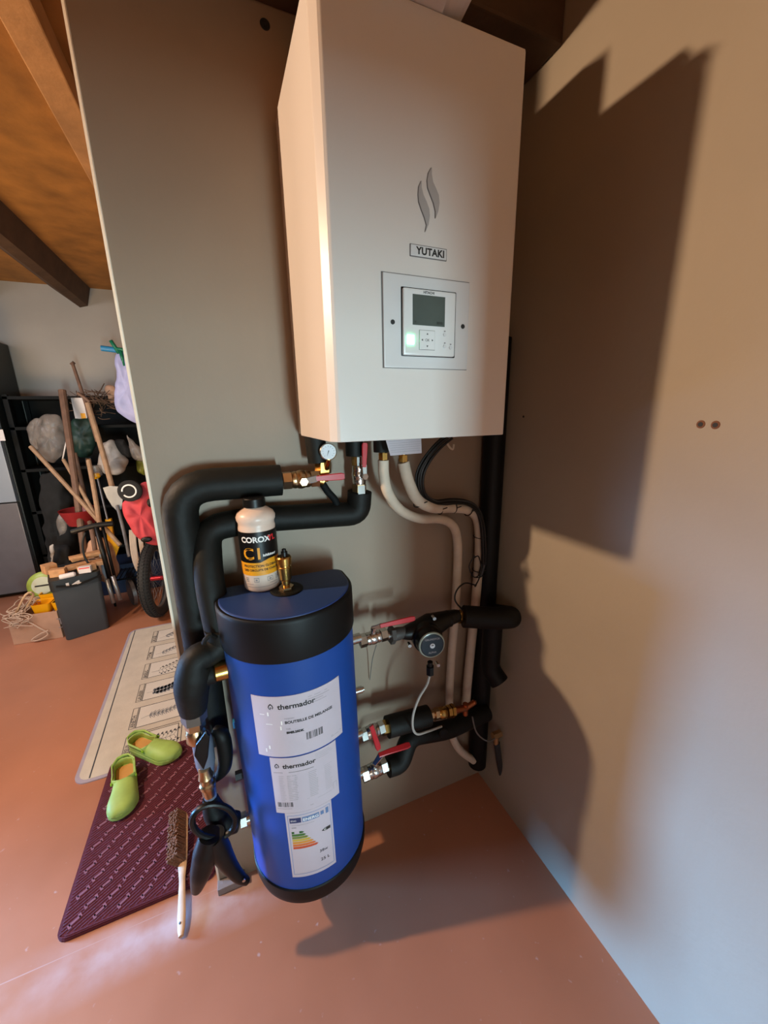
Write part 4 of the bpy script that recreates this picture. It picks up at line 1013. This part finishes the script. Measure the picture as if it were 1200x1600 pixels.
def bagshape(name, pts, y, d, m, label, cat, seed=0, grp=None, crease=0.055, zmin=None):
    """a soft bag: silhouette pixels at depth y, puffed in depth, creased"""
    random.seed(seed); n0 = len(pts)
    pts = [(pts[i][0]*(1-t)+pts[(i+1)%n0][0]*t, pts[i][1]*(1-t)+pts[(i+1)%n0][1]*t) for i in range(n0) for t in (0, .5)]
    n = len(pts); C = [Wd(px, py, y) for px, py in pts]
    if zmin is not None:
        z0 = min(p.z for p in C); z1 = max(p.z for p in C); C = [V(p.x, p.y, z1 - (z1-p.z)*(z1-zmin)/(z1-z0)) for p in C]
    cen = sum(C, Vector())/n
    k = MB(); rings = []
    for s_, f in ((0, 1.0), (.5, .93), (.85, .7), (1, .35)):
        rings.append([k.bm.verts.new(V(cen.x+(p.x-cen.x)*f, y - d*s_*(1+random.uniform(-.3, .3)), cen.z+(p.z-cen.z)*f)) for p in C])
    back = [k.bm.verts.new(V(cen.x+(p.x-cen.x)*.8, y + d*.5, cen.z+(p.z-cen.z)*.8)) for p in C]
    k.bridge(back, rings[0])
    for i in range(3): k.bridge(rings[i], rings[i+1])
    k.cap(rings[-1]); k.cap(back, True)
    o = k.build(name, m); sb = o.modifiers.new('s', 'SUBSURF'); sb.levels = 3; sb.render_levels = 3
    crumple(o, crease, .13)
    return tag(o, label, cat, grp)
bagshape('plastic_bag', [(60, 652), (76, 646), (92, 647), (102, 660), (106, 690), (100, 715), (84, 726), (68, 718), (60, 700), (52, 680)], 3.47, .07, m_clear, 'cloudy translucent plastic bag hanging at the left of the rack', 'bag', 1)
bagshape('plastic_bag', [(44, 665), (55, 652), (66, 655), (60, 672), (62, 700), (56, 705), (44, 690)], 3.50, .03, m_clear, 'limp grey plastic bag behind the cloudy one near the refrigerator', 'bag', 2)
bagshape('garment_bag', [(181, 547), (202, 546), (212, 580), (224, 640), (222, 668), (208, 662), (180, 646), (180, 620), (182, 580)], 3.2, .05, m_lav, 'lavender plastic bag hanging beside the partition edge', 'bag', 3, crease=.035)
# clip with tube above it
k = MB(); k.cyl(Wd(158, 544, 3.2), Wd(182, 547, 3.2), .024); tag(k.build('tube', m_cyan), 'short cyan plastic tube clipped above the lavender bag', 'tube')
cl = thing('clip', Wd(190, 547, 3.17), 'green plastic clip holding the lavender bag', 'clip')
for a, b_ in (((173, 532), (186, 552)), ((180, 545), (203, 548)), ((188, 547), (194, 572))):
    k = MB(); k.cyl(Wd(*a, 3.17), Wd(*b_, 3.17), .016, n=8); k.build('jaw', m_green, cl)
bagshape('dark_green_bag', [(112, 654), (135, 650), (152, 656), (152, 690), (148, 712), (128, 718), (112, 708), (108, 680)], 3.4, .08, m_gbag, 'dark green bag in the middle of the rack', 'bag', 4)
k = MB(); k.use(m_paper); a, b_ = Wd(120, 651, 3.42), Wd(135, 632, 3.42); k.box((a.x, 3.36, 1.635), (b_.x, 3.44, b_.z+.06), .004); k.use(m_yellow); k.box((a.x+.05, 3.358, 1.66), (b_.x-.01, 3.36, 1.75)); tag(k.build('white_carton', None), 'small white and yellow carton on the upper shelf', 'carton')
bagshape('white_cloth_bundle', [(160, 690), (178, 684), (196, 712), (203, 720), (196, 735), (178, 744), (160, 742), (150, 728), (155, 705)], 3.3, .08, m_cloth, 'crumpled white cloth on the rack right of the wooden handles', 'cloth', 5)
bagshape('black_cloth_bundle', [(178, 688), (196, 684), (206, 700), (206, 716), (192, 712), (180, 700)], 3.25, .06, m_blackc, 'black cloth bundle above the white cloth', 'cloth', 6)
bagshape('dark_sack', [(55, 735), (90, 730), (112, 760), (110, 830), (85, 850), (62, 820)], 3.3, .12, m_blackc, 'large dark sack low beside the refrigerator', 'sack', 7, zmin=-.07)
bagshape('grey_plastic_pouch', [(90, 800), (104, 806), (106, 832), (92, 842), (86, 822)], 3.1, .03, m_clear, 'small dull grey pouch in front of the dark sack', 'bag', 71)
bagshape('clear_plastic_bag', [(196, 676), (204, 682), (226, 706), (228, 722), (210, 720), (198, 700)], 3.25, .04, m_clear, 'clear crinkled plastic bag by the partition edge', 'bag', 8)
bagshape('green_bottle_bag', [(212, 718), (228, 716), (232, 735), (226, 745), (214, 738)], 3.54, .04, m_lime, 'yellow green plastic bottle half hidden by the partition edge', 'bottle', 9)
# dry twigs
random.seed(11)
tw = thing('dry_plant', Wd(160, 640, 3.4), 'dried bunch of twiggy stems on top of the rack', 'dried plant')
k = MB()
for i in range(70):
    c = Wd(random.gauss(158, 12), random.gauss(632, 9), 3.5 + random.uniform(-.12, .12)); 
    a_ = random.uniform(-.3, 3.4); L = random.uniform(.06, .22); e = c + V(math.cos(a_)*L, random.uniform(-.05, .05), math.sin(a_)*L*.7)
    k.tube([c, c.lerp(e, .5) + V(random.uniform(-.02, .02), 0, random.uniform(-.02, .02)), e], random.uniform(.002, .005), 5, 3)
k.build('twigs', m_twig, tw)
bagshape('folded_paper', [(165, 604), (180, 603), (182, 628), (172, 630)], 3.5, .02, m_card, 'piece of tan paper behind the lavender bag', 'paper', 12)
# long handles
def pole(name, a, b_, r, m, label, cat='tool', ya=3.35, yb=2.9, r2=None, extra=None):
    o = thing(name, Wd(*b_, yb), label, cat, 'long handled tools leaning on the rack')
    k = MB(); A_, B_ = Wd(*a, ya), Wd(*b_, yb); k.tube([A_, A_.lerp(B_, .5) + V(.004, 0, 0), B_], r, 10, 4, rs=[r2 or r, r, r]); k.build('handle', m, o)
    if extra: extra(o, A_, B_)
    return o
def blade(pts, y, m, nm='blade', t=.006):
    def f(o, A_, B_):
        k = MB(); k.prism([Wd(px, py, y) for px, py in pts], (0, -t, 0)); k.build(nm, m, o)
    return f
def ferrule(px, py, px2, py2, y, m, nm='ferrule', r=.02):
    def f(o, A_, B_):
        k = MB(); k.cyl(Wd(px, py, y), Wd(px2, py2, y), r, n=10); k.build(nm, m, o)
    return f
pole('garden_tool', (97, 610), (134, 885), .026, m_wood2, 'thick brown tool handle with a worn knob, leftmost of the upright ones', r2=.030, ya=3.3, yb=2.75)
pole('garden_tool', (113, 567), (152, 690), .014, m_wood2, 'thinnest tool handle, its hooked tip reaching highest up the far wall', ya=3.35, yb=3.1, extra=ferrule(111, 570, 116, 566, 3.36, m_wood2, 'hooked_tip', .014))
pole('garden_tool', (121, 614), (140, 628), .014, m_wood2, 'short brown stub crossing the thinnest handle at an angle', ya=3.2, yb=3.2)
pole('rake', (137, 630), (175, 760), .022, m_wood, 'wooden handle passing in front of the dark green bag down to the grey shovel blade', ya=3.2, yb=2.95)
pole('broom', (48, 698), (188, 852), .018, m_wood, 'wooden handle lying at a long slant from the refrigerator side', ya=3.2, yb=2.7)
pole('broom', (99, 718), (158, 822), .015, m_wood, 'wooden handle with a white bent wire tip at its top', ya=3.15, yb=2.8, extra=ferrule(105, 683, 98, 717, 3.15, m_paper, 'bent_tip', .006))
pole('hoe', (117, 708), (150, 860), .016, m_wood2, 'reddish brown handle crossing behind the thick one', ya=3.25, yb=2.9)
pole('broom', (138, 718), (157, 828), .019, m_wood, 'pale wooden handle with a silver top end, centre of the cluster', ya=3.0, yb=2.7, extra=ferrule(137.5, 716, 139, 730, 3.0, m_chrome, 'metal_top', .0205))
pole('shovel', (183, 790), (202, 870), .014, m_metal, 'grey bladed shovel standing blade up beside the red bag', ya=2.85, yb=2.6, extra=blade([(161, 762), (172, 759), (184, 760), (190, 764), (192, 780), (190, 795), (184, 799), (175, 790), (167, 777)], 2.86, m_metal))
pole('hoe', (140, 815), (150, 870), .018, m_wood2, 'short brown handle end below the red basket', ya=2.85, yb=2.6)
# pruning saw / white blade
k = MB(); k.prism([Wd(154, 858, 2.55), Wd(160, 870, 2.55), Wd(167, 880, 2.55), Wd(172, 900, 2.55), Wd(168, 907, 2.55), Wd(160, 895, 2.55), Wd(156, 876, 2.55)], (0, .004, 0)); tag(k.build('saw_blade', mat('pale_blade', '#a7abb3', .35, .3)), 'pale pointed blade standing behind the dark bin', 'saw')
# red basket, yellow tools
k = MB(); k.lathe(Wd(128, 815, 3.0) + V(0,0,-.02), (0,0,1), [(0,.10),(.13,.15),(.14,.155),(.135,.145),(.01,.095)], 24); tag(k.build('red_basin', mat('red_plastic', '#8c2327', .4)), 'red plastic basin behind the tool handles', 'basin')
yt = thing('yellow_sprayer', Wd(178, 850, 2.9), 'yellow plastic tool standing between the handles and the shovel', 'tool')
k = MB(); k.prism([Wd(164, 812, 2.85), Wd(173, 811, 2.85), (Wd(177, 838, 2.85)), Wd(186, 855, 2.85), Wd(180, 872, 2.85), Wd(170, 860, 2.85)], (0, .04, 0)); k.build('body', m_yellow, yt)
k = MB(); k.cyl(Wd(152, 745, 3.0), Wd(168, 812, 2.85), .008); k.build('rod', m_metal, yt)
k = MB(); k.lathe(Wd(151, 748, 3.0), (0,0,1), [(0,.015),(.02,.035),(.05,.035),(.055,.02)], 12); k.build('nozzle', m_yellow, yt)
k = MB(); c = Wd(150, 738, 3.02); k.lathe(c, (0,0,1), [(-.03,.045),(0,.05),(.06,.05),(.062,.046)], 18); tag(k.build('plastic_tub', m_clear), 'clear plastic tub under the white cloth', 'tub')
# paper / leaf bundle on floor behind the bin
bagshape('brown_paper_bag', [(135, 850), (150, 835), (175, 850), (186, 880), (185, 905), (165, 910), (140, 895)], 2.85, .10, m_card, 'crumpled brown paper bag behind the hand truck', 'bag', 13)
# hand truck
ht = thing('hand_truck', W(185, 970, z=0), 'black folding hand truck standing behind the dark grey bin', 'trolley')
k = MB(); k.tube([Wd(112, 831, 2.45), Wd(130, 826, 2.45), Wd(150, 821, 2.45), Wd(177, 818, 2.45)], .022, 10, 3); k.build('handlebar', m_blk, ht)
k = MB(); k.cyl(Wd(150, 822, 2.45), Wd(172, 905, 2.4), .019, n=10); k.cyl(Wd(160, 822, 2.47), Wd(180, 905, 2.42), .012, n=10); k.build('frame', m_blk, ht)
for a, b_ in (((167, 905), (178, 942)), ((176, 900), (188, 937))):
    k = MB(); k.cyl(Wd(*a, 2.36), Wd(*b_, 2.34), .016, n=8); k.build('leg', m_metal, ht)
wc = W(205, 950, z=.12); wc = Wd(206, 925, 2.75)
k = MB(); k.lathe(wc, (.9, .4, 0), [(-.02,.10),(-.015,.125),(.015,.125),(.02,.10)], 28); k.use(m_metal); k.build('wheel', m_tyre, ht)
k = MB(); k.tube([Wd(133, 832, 2.4), Wd(129, 850, 2.4), Wd(133, 872, 2.4), Wd(146, 890, 2.4)], .008, 8, 5); k.build('cord', m_cable, ht)
# dark grey bin (soft storage box) with folded lid and wood scraps
BY = 2.29
bn = thing('storage_bin', W(140, 990, z=0), 'dark grey upright storage bin with white marks on its flap', 'bin')
bl, brr = W(101, 1001, z=0.0), W(180, 965, z=0.0)
b0 = W(104, 1002, z=0); b1_ = W(172, 981, z=0); ux = (b1_-b0).normalized(); uy = V(-ux.y, ux.x, 0)
Wb = (b1_-b0).length; Db = .36
hb = 0.50
def BQ(u, v, h): return b0 + ux*u + uy*v + V(0,0,h)
def taperbox(mb, u0, u1, v0, v1, h0, h1, tp, rad=.03):
    s0 = [BQ(p.x, p.y, h0) for p in rrect(u0, u1, v0, v1, rad, 0)]; s1 = [BQ(p.x, p.y, h1) for p in rrect(u0-tp, u1+tp, v0-tp, v1+tp, rad, 0)]
    loft(mb, [s0, s1])
k = MB(); taperbox(k, 0, Wb, 0, Db, 0.003, hb, .012); k.build('body', m_dgrey, bn)
k = MB(); taperbox(k, -.018, Wb+.018, -.018, Db+.018, hb-.07, hb+.015, .0); k.build('lid', mat('bin_lid', '#1c2022', .5), bn)
k = MB(); text_into(k, '14', .085, lambda u, v: BQ(.06+u*1.3, -.020, hb-.055+v*.55), bold=.003); k.build('flap_marks', m_paper, bn)
k = MB(); k.tube([BQ(.02, -.03, hb-.03), BQ(Wb*.5, -.045, hb-.05), BQ(Wb+.02, -.02, hb-.02)], .007, 8, 5); k.build('cord_trim', m_blk, bn)
random.seed(21)
labs = ['tan wood offcut lying across the bin lid at the left', 'pale wood offcut on the bin lid tilted upward', 'wood offcut at the back of the bin lid', 'flat wood offcut in the middle of the bin lid', 'small square wood offcut at the front of the bin lid', 'short thick wood offcut at the left rear of the bin lid', 'thin wood strip on top of the offcut pile']
offc = [(0.00, .06, .00, .10, .05, .06), (.10, .10, .02, .16, .07, .03), (.14, .22, .05, .22, .06, .04), (.20, .10, .01, .16, .07, .035), (.17, .02, .0, .11, .06, .05), (-.04, .18, .0, .08, .09, .07), (.13, .16, .085, .24, .05, .02)]
for (u, v, h, l, w, t), lb in zip(offc, labs):
    a_ = random.uniform(-.5, .5); R = Matrix.Translation(BQ(u+l*.5, v+w*.5, hb+.016+h+t*.5)) @ Matrix.Rotation(math.atan2(ux.y, ux.x)+a_, 4, 'Z') @ Matrix.Rotation(random.uniform(-.15, .15) if h > .03 else 0, 4, 'Y')
    k = MB(); k.box((-l/2, -w/2, -t/2), (l/2, w/2, t/2), .002, mtx=R); tag(k.build('wood_offcut', mat('offcut_wood', '#c08f63', .7, var=.2, scale=25)), lb, 'wood scrap', 'wood offcuts on the bin lid')
k = MB(); c = BQ(.10, -.0, hb+.03); k.lathe(c, ux, [(-.05,.015),(-.04,.02),(.04,.02),(.05,.012)], 12); tag(k.build('paper_roll', m_paper), 'white rolled paper at the front of the bin lid', 'paper')
k = MB(); R = Matrix.Translation(BQ(.21, .005, hb+.045)); k.use(m_paper); k.box((-.04, -.01, -.025), (.04, .03, .025), .001, mtx=R); k.use(m_redpr); k.box((-.035, -.0115, .012), (.035, -.0105, .020), 0, mtx=R); tag(k.build('white_box', None), 'small white box with red print on the bin lid', 'box')
# cardboard box
c0 = W(22, 1008, z=0); c1 = W(99, 996, z=0); ux = (c1-c0).normalized(); uy = V(-ux.y, ux.x, 0); b0 = c0; Wc = (c1-c0).length
cb = thing('cardboard_box', c0, 'open cardboard box with string over its side, left of the dark bin', 'box')
hc = .235; Dc = .34; t = .006
for nm, (u0, u1, v0, v1, h0, h1) in {'front_panel': (0, Wc, 0, t, 0.002, hc), 'back_panel': (0, Wc, Dc-t, Dc, 0.002, hc), 'side_panel': (0, t, t, Dc-t, 0.002, hc), 'side_panel.001': (Wc-t, Wc, t, Dc-t, 0.002, hc), 'base_panel': (t, Wc-t, t, Dc-t, 0.002, .01)}.items():
    k = MB(); k.prism([BQ(u0, v0, h0), BQ(u1, v0, h0), BQ(u1, v1, h0), BQ(u0, v1, h0)], (0,0,h1-h0)); k.build(nm.split('.')[0], m_card, cb)
k = MB(); k.prism([BQ(0, Dc, hc), BQ(Wc*.5, Dc, hc), BQ(Wc*.45, Dc+.03, hc+.14), BQ(.03, Dc+.03, hc+.14)], (0,.005,0)); k.build('flap', m_card, cb)
k = MB(); text_into(k, 'TE', .075, lambda u, v: BQ(.31+u, -.0015, .12+v), bold=.001); lambda: 0; 
k.prism([BQ(.31, -.001, .09), BQ(.42, -.001, .09), BQ(.42, -.001, .094), BQ(.31, -.001, .094)], uy*.0005); k.build('print', m_greyprint, cb)
cols = 2
for i in range(2):
    for j in range(2):
        u = .145 + .135*i; v = .03 + .13*j; k = MB(); hh = hc - .045 + .03*j + .02
        s0 = [BQ(p.x, p.y, hh) for p in rrect(u+.01, u+.115, v+.01, v+.11, .015, 0)]; s1 = [BQ(p.x, p.y, hh+.085) for p in rrect(u, u+.125, v, v+.12, .015, 0)]
        s2 = [BQ(p.x, p.y, hh+.083) for p in rrect(u+.006, u+.119, v+.006, v+.114, .012, 0)]; s3 = [BQ(p.x, p.y, hh+.02) for p in rrect(u+.014, u+.111, v+.014, v+.106, .012, 0)]
        loft(k, [s0, s1, s2, s3]); tag(k.build('yellow_pot', m_yellow), 'small yellow plastic pot in the box, %s %s of the four' % (('front', 'back')[j], ('left', 'right')[i]), 'pot', 'yellow pots in the cardboard box')
lg = thing('lime_spool', BQ(.13, .2, hc+.0), 'lime green round spool with a pale disc, leaning in the cardboard box', 'spool')
gc = BQ(.15, .28, hc+.13); gd = V(.05, -1, .25).normalized()
k = MB(); k.lathe(gc, gd, [(-.05,.04),(-.045,.085),(-.02,.112),(.02,.112),(.04,.09),(.043,.07)], 32); k.build('shell', m_lime, lg)
k = MB(); k.cyl(gc + gd*.04, gc + gd*.048, .072, n=28); k.build('disc', mat('pale_disc', '#b9bda6', .4), lg)
k = MB(); k.box(gc + gd*.05 + V(-.05, -.004, -.006), gc + gd*.05 + V(.05, .0, .006), .002); k.build('bar', m_dark, lg)
k = MB(); k.cyl(gc + V(.08, .0, -.03), gc + V(.19, .0, -.07), .04, .015, n=14); k.build('spout', m_lime, lg)
# string tangle
random.seed(33); sg = thing('string_tangle', BQ(.1, 0, hc), 'tangle of pale string spilling over the front of the cardboard box', 'string')
k = MB()
for i in range(9):
    u0 = random.uniform(.02, .14); pts = []
    for s_ in range(7):
        pts.append(BQ(u0 + random.uniform(-.05, .08), -.012 - random.uniform(0, .02), hc + .05 - s_*.02 + random.uniform(-.02, .03)))
    k.tube(pts, .0035, 6, 5)
k.tube([BQ(.12, -.015, hc-.03), BQ(.2, -.02, .12), BQ(.24, -.02, .06), BQ(.17, -.02, .02), BQ(.13, -.02, .03), BQ(.19, -.02, .07), BQ(.25, -.02, .09)], .006, 7, 6)
for i in range(8):
    pts = [BQ(random.uniform(.0, .18), random.uniform(-.02, .2), hc + random.uniform(.0, .09)) for s_ in range(4)]
    k.tube(pts, .0035, 6, 5)
k.build('string', m_string, sg)
k = MB(); k.tube([BQ(.05, .02, hc+.01), BQ(.16, .0, hc+.17), BQ(.19, .03, hc+.15), BQ(.10, .05, hc+.02)], .008, 7, 4); tag(k.build('wooden_ring', m_palewood), 'bent cane loop sticking up from the cardboard box', 'cane')

# ---- bicycle, mostly behind the partition
wc = W(247, 910, y=2.42)
wc = V(wc.x, 2.42, .337); ax = V(.986, -.167, 0).normalized(); fw = V(.167, .986, 0)   # fw: along the bike, backwards
def wheel_parts(c, parent):
    u = fw; k = MB(); n = 48; RR = .290
    k.tube([c + (u*math.cos(2*PI*i/n) + V(0,0,1)*math.sin(2*PI*i/n))*RR for i in range(n)], .043, 14, 1, closed=True, smooth_path=False)
    for i in range(72):
        for s_ in (-1, 0, 1):
            a_ = 2*PI*(i+.5*(s_ == 0))/72; rd = u*math.cos(a_) + V(0,0,1)*math.sin(a_); tg = -u*math.sin(a_) + V(0,0,1)*math.cos(a_)
            p = c + rd*(RR + .0415*math.cos(s_*.75)) + ax*(s_*.029); nrm = (rd*math.cos(s_*.75) + ax*math.sin(s_*.75)); sd_ = nrm.cross(tg)
            k.prism([p + tg*.009*e + sd_*.009*f for e, f in ((-1,-1),(1,-1),(1,1),(-1,1))], nrm*.006)
    k.build('tyre', m_tyre, parent)
    k = MB(); k.tube([c + (u*math.cos(2*PI*i/n) + V(0,0,1)*math.sin(2*PI*i/n))*.250 for i in range(n)], .013, 8, 1, closed=True, smooth_path=False); k.build('rim', m_metal, parent)
    k = MB(); k.cyl(c - ax*.05, c + ax*.05, .02, n=14); k.build('hub', mat('red_hub', '#b02430', .35, .5), parent)
    k = MB()
    for i in range(28):
        a_ = 2*PI*i/28; rd = u*math.cos(a_) + V(0,0,1)*math.sin(a_); k.cyl(c + ax*(.04 if i % 2 else -.04) + rd*.018, c + rd*.245, .0011, n=4)
    k.build('spokes', m_metal, parent)
bk = thing('bicycle', V(wc.x, wc.y, 0), 'mountain bicycle with knobby front tyre showing past the partition edge', 'bicycle')
wheel_parts(wc, bk)
back = fw
k = MB()
for s_ in (-1, 1): k.tube([wc + ax*.055*s_, wc + ax*.055*s_ + V(0,0,.36) + back*.08, wc + ax*.02*s_ + V(0,0,.42) + back*.10], .014, 10, 3)
k.build('fork', m_blk, bk)
hb_ = wc + V(0,0,.60) + back*.17
k = MB(); k.cyl(wc + V(0,0,.40) + back*.10, hb_, .02); k.build('head_tube', m_blk, bk)
k = MB(); k.tube([hb_ + V(0,0,.03) - ax*.16, hb_ + V(0,0,.05) - ax*.08, hb_ + V(0,0,.03), hb_ + V(0,0,.05) + ax*.10, hb_ + V(0,0,.03) + ax*.28], .013, 10, 4); k.build('handlebar', m_blk, bk)
bb = wc + back*.62 + V(0,0,-.03); st = wc + back*.72 + V(0,0,.48)
k = MB(); k.cyl(hb_ - V(0,0,.06), bb, .02); k.cyl(hb_ - V(0,0,.02), st, .016); k.cyl(bb, st, .016); k.build('frame', m_blk, bk)

# red bag with a black round badge
rb = bagshape('red_bag', [(190, 785), (204, 776), (222, 752), (236, 750), (244, 785), (250, 830), (252, 852), (232, 853), (213, 838), (198, 815), (190, 800)], 2.30, .06, m_redf, 'red fabric bag hung on the bicycle beside the partition edge', 'bag', 15, crease=.03)
k = MB(); c = Wd(203, 767, 2.22); d = V(-.1, -1, .1).normalized(); k.use(m_blackc); k.lathe(c, d, [(-.05,.06),(-.02,.082),(.01,.082),(.015,.07)], 24)
k.use(m_whitepr); uu = d.cross(V(0,0,1)).normalized(); vv = uu.cross(d); 
k.tube([c + d*.018 + uu*math.cos(t*PI/10)*.047 + vv*math.sin(t*PI/10)*.047 for t in range(19)], .006, 6, smooth_path=False)
tag(k.build('round_lamp', None), 'black round fitting with a white ring above the red bag', 'lamp')
for (px, py, rx, rz) in ((234, 786, .022, .038), (229, 843, .045, .026)):
    k = MB(); k.ball(Wd(px, py, 2.235), 1.0, 16, (rx*.9, .012, rz*.9)); o = k.build('mesh_patch', m_blk, rb)
# rope hank
random.seed(8); rp = thing('rope_hank', Wd(212, 860, 2.5), 'hank of pale rope hanging below the red bag', 'rope')
k = MB()
for i in range(6):
    dx = i*1.6; k.tube([Wd(203+dx, 828, 2.5), Wd(204+dx, 850, 2.49), Wd(208+dx, 875, 2.48), Wd(216+dx*.7, 893-i*.7, 2.48), Wd(222+dx*.3, 880, 2.49), Wd(219+dx*.6, 855, 2.5), Wd(216+dx*.5, 832, 2.5)], .0075, 7, 5)
k.build('rope', mat('rope', '#b3a394', .8), rp)
# wire basket / crate low behind the bin
wcst = thing('wire_crate', W(200, 940, z=0), 'dark low wire rack on the floor between the bin and the bicycle wheel', 'rack')
k = MB(); a, b_ = Wd(172, 908, 2.75), Wd(225, 900, 2.75)
for s_ in range(9):
    p = a.lerp(b_, s_/8); k.cyl(p, p + V(0, .35, 0), .004, n=6)
k.cyl(a, b_, .008, n=8); k.cyl(a + V(0,.35,0), b_ + V(0,.35,0), .008, n=8); k.build('grid', m_rack, wcst)
for p in (a, b_, a + V(0,.35,0), b_ + V(0,.35,0)):
    k = MB(); k.cyl(V(p.x, p.y, 0), p, .009, n=8); k.build('leg', m_rack, wcst)
k = MB(); k.box((-2.25, 3.05, 0), (-1.55, 3.4, .3), .01); tag(k.build('blue_crate', mat('navy_plastic', '#1e2e4a', .5)), 'dark blue crate on the floor below the rack', 'crate')
bagshape('dark_clutter_cloth', [(75, 850), (110, 845), (125, 870), (120, 900), (90, 905), (78, 880)], 3.0, .12, m_blackc, 'dark crumpled cloth behind the dark grey bin', 'cloth', 17, zmin=.0)
bagshape('beige_glove', [(75, 852), (85, 848), (87, 866), (82, 880), (77, 868)], 2.85, .02, m_cloth, 'small beige glove hanging in the dark beside the bin', 'glove', 18)
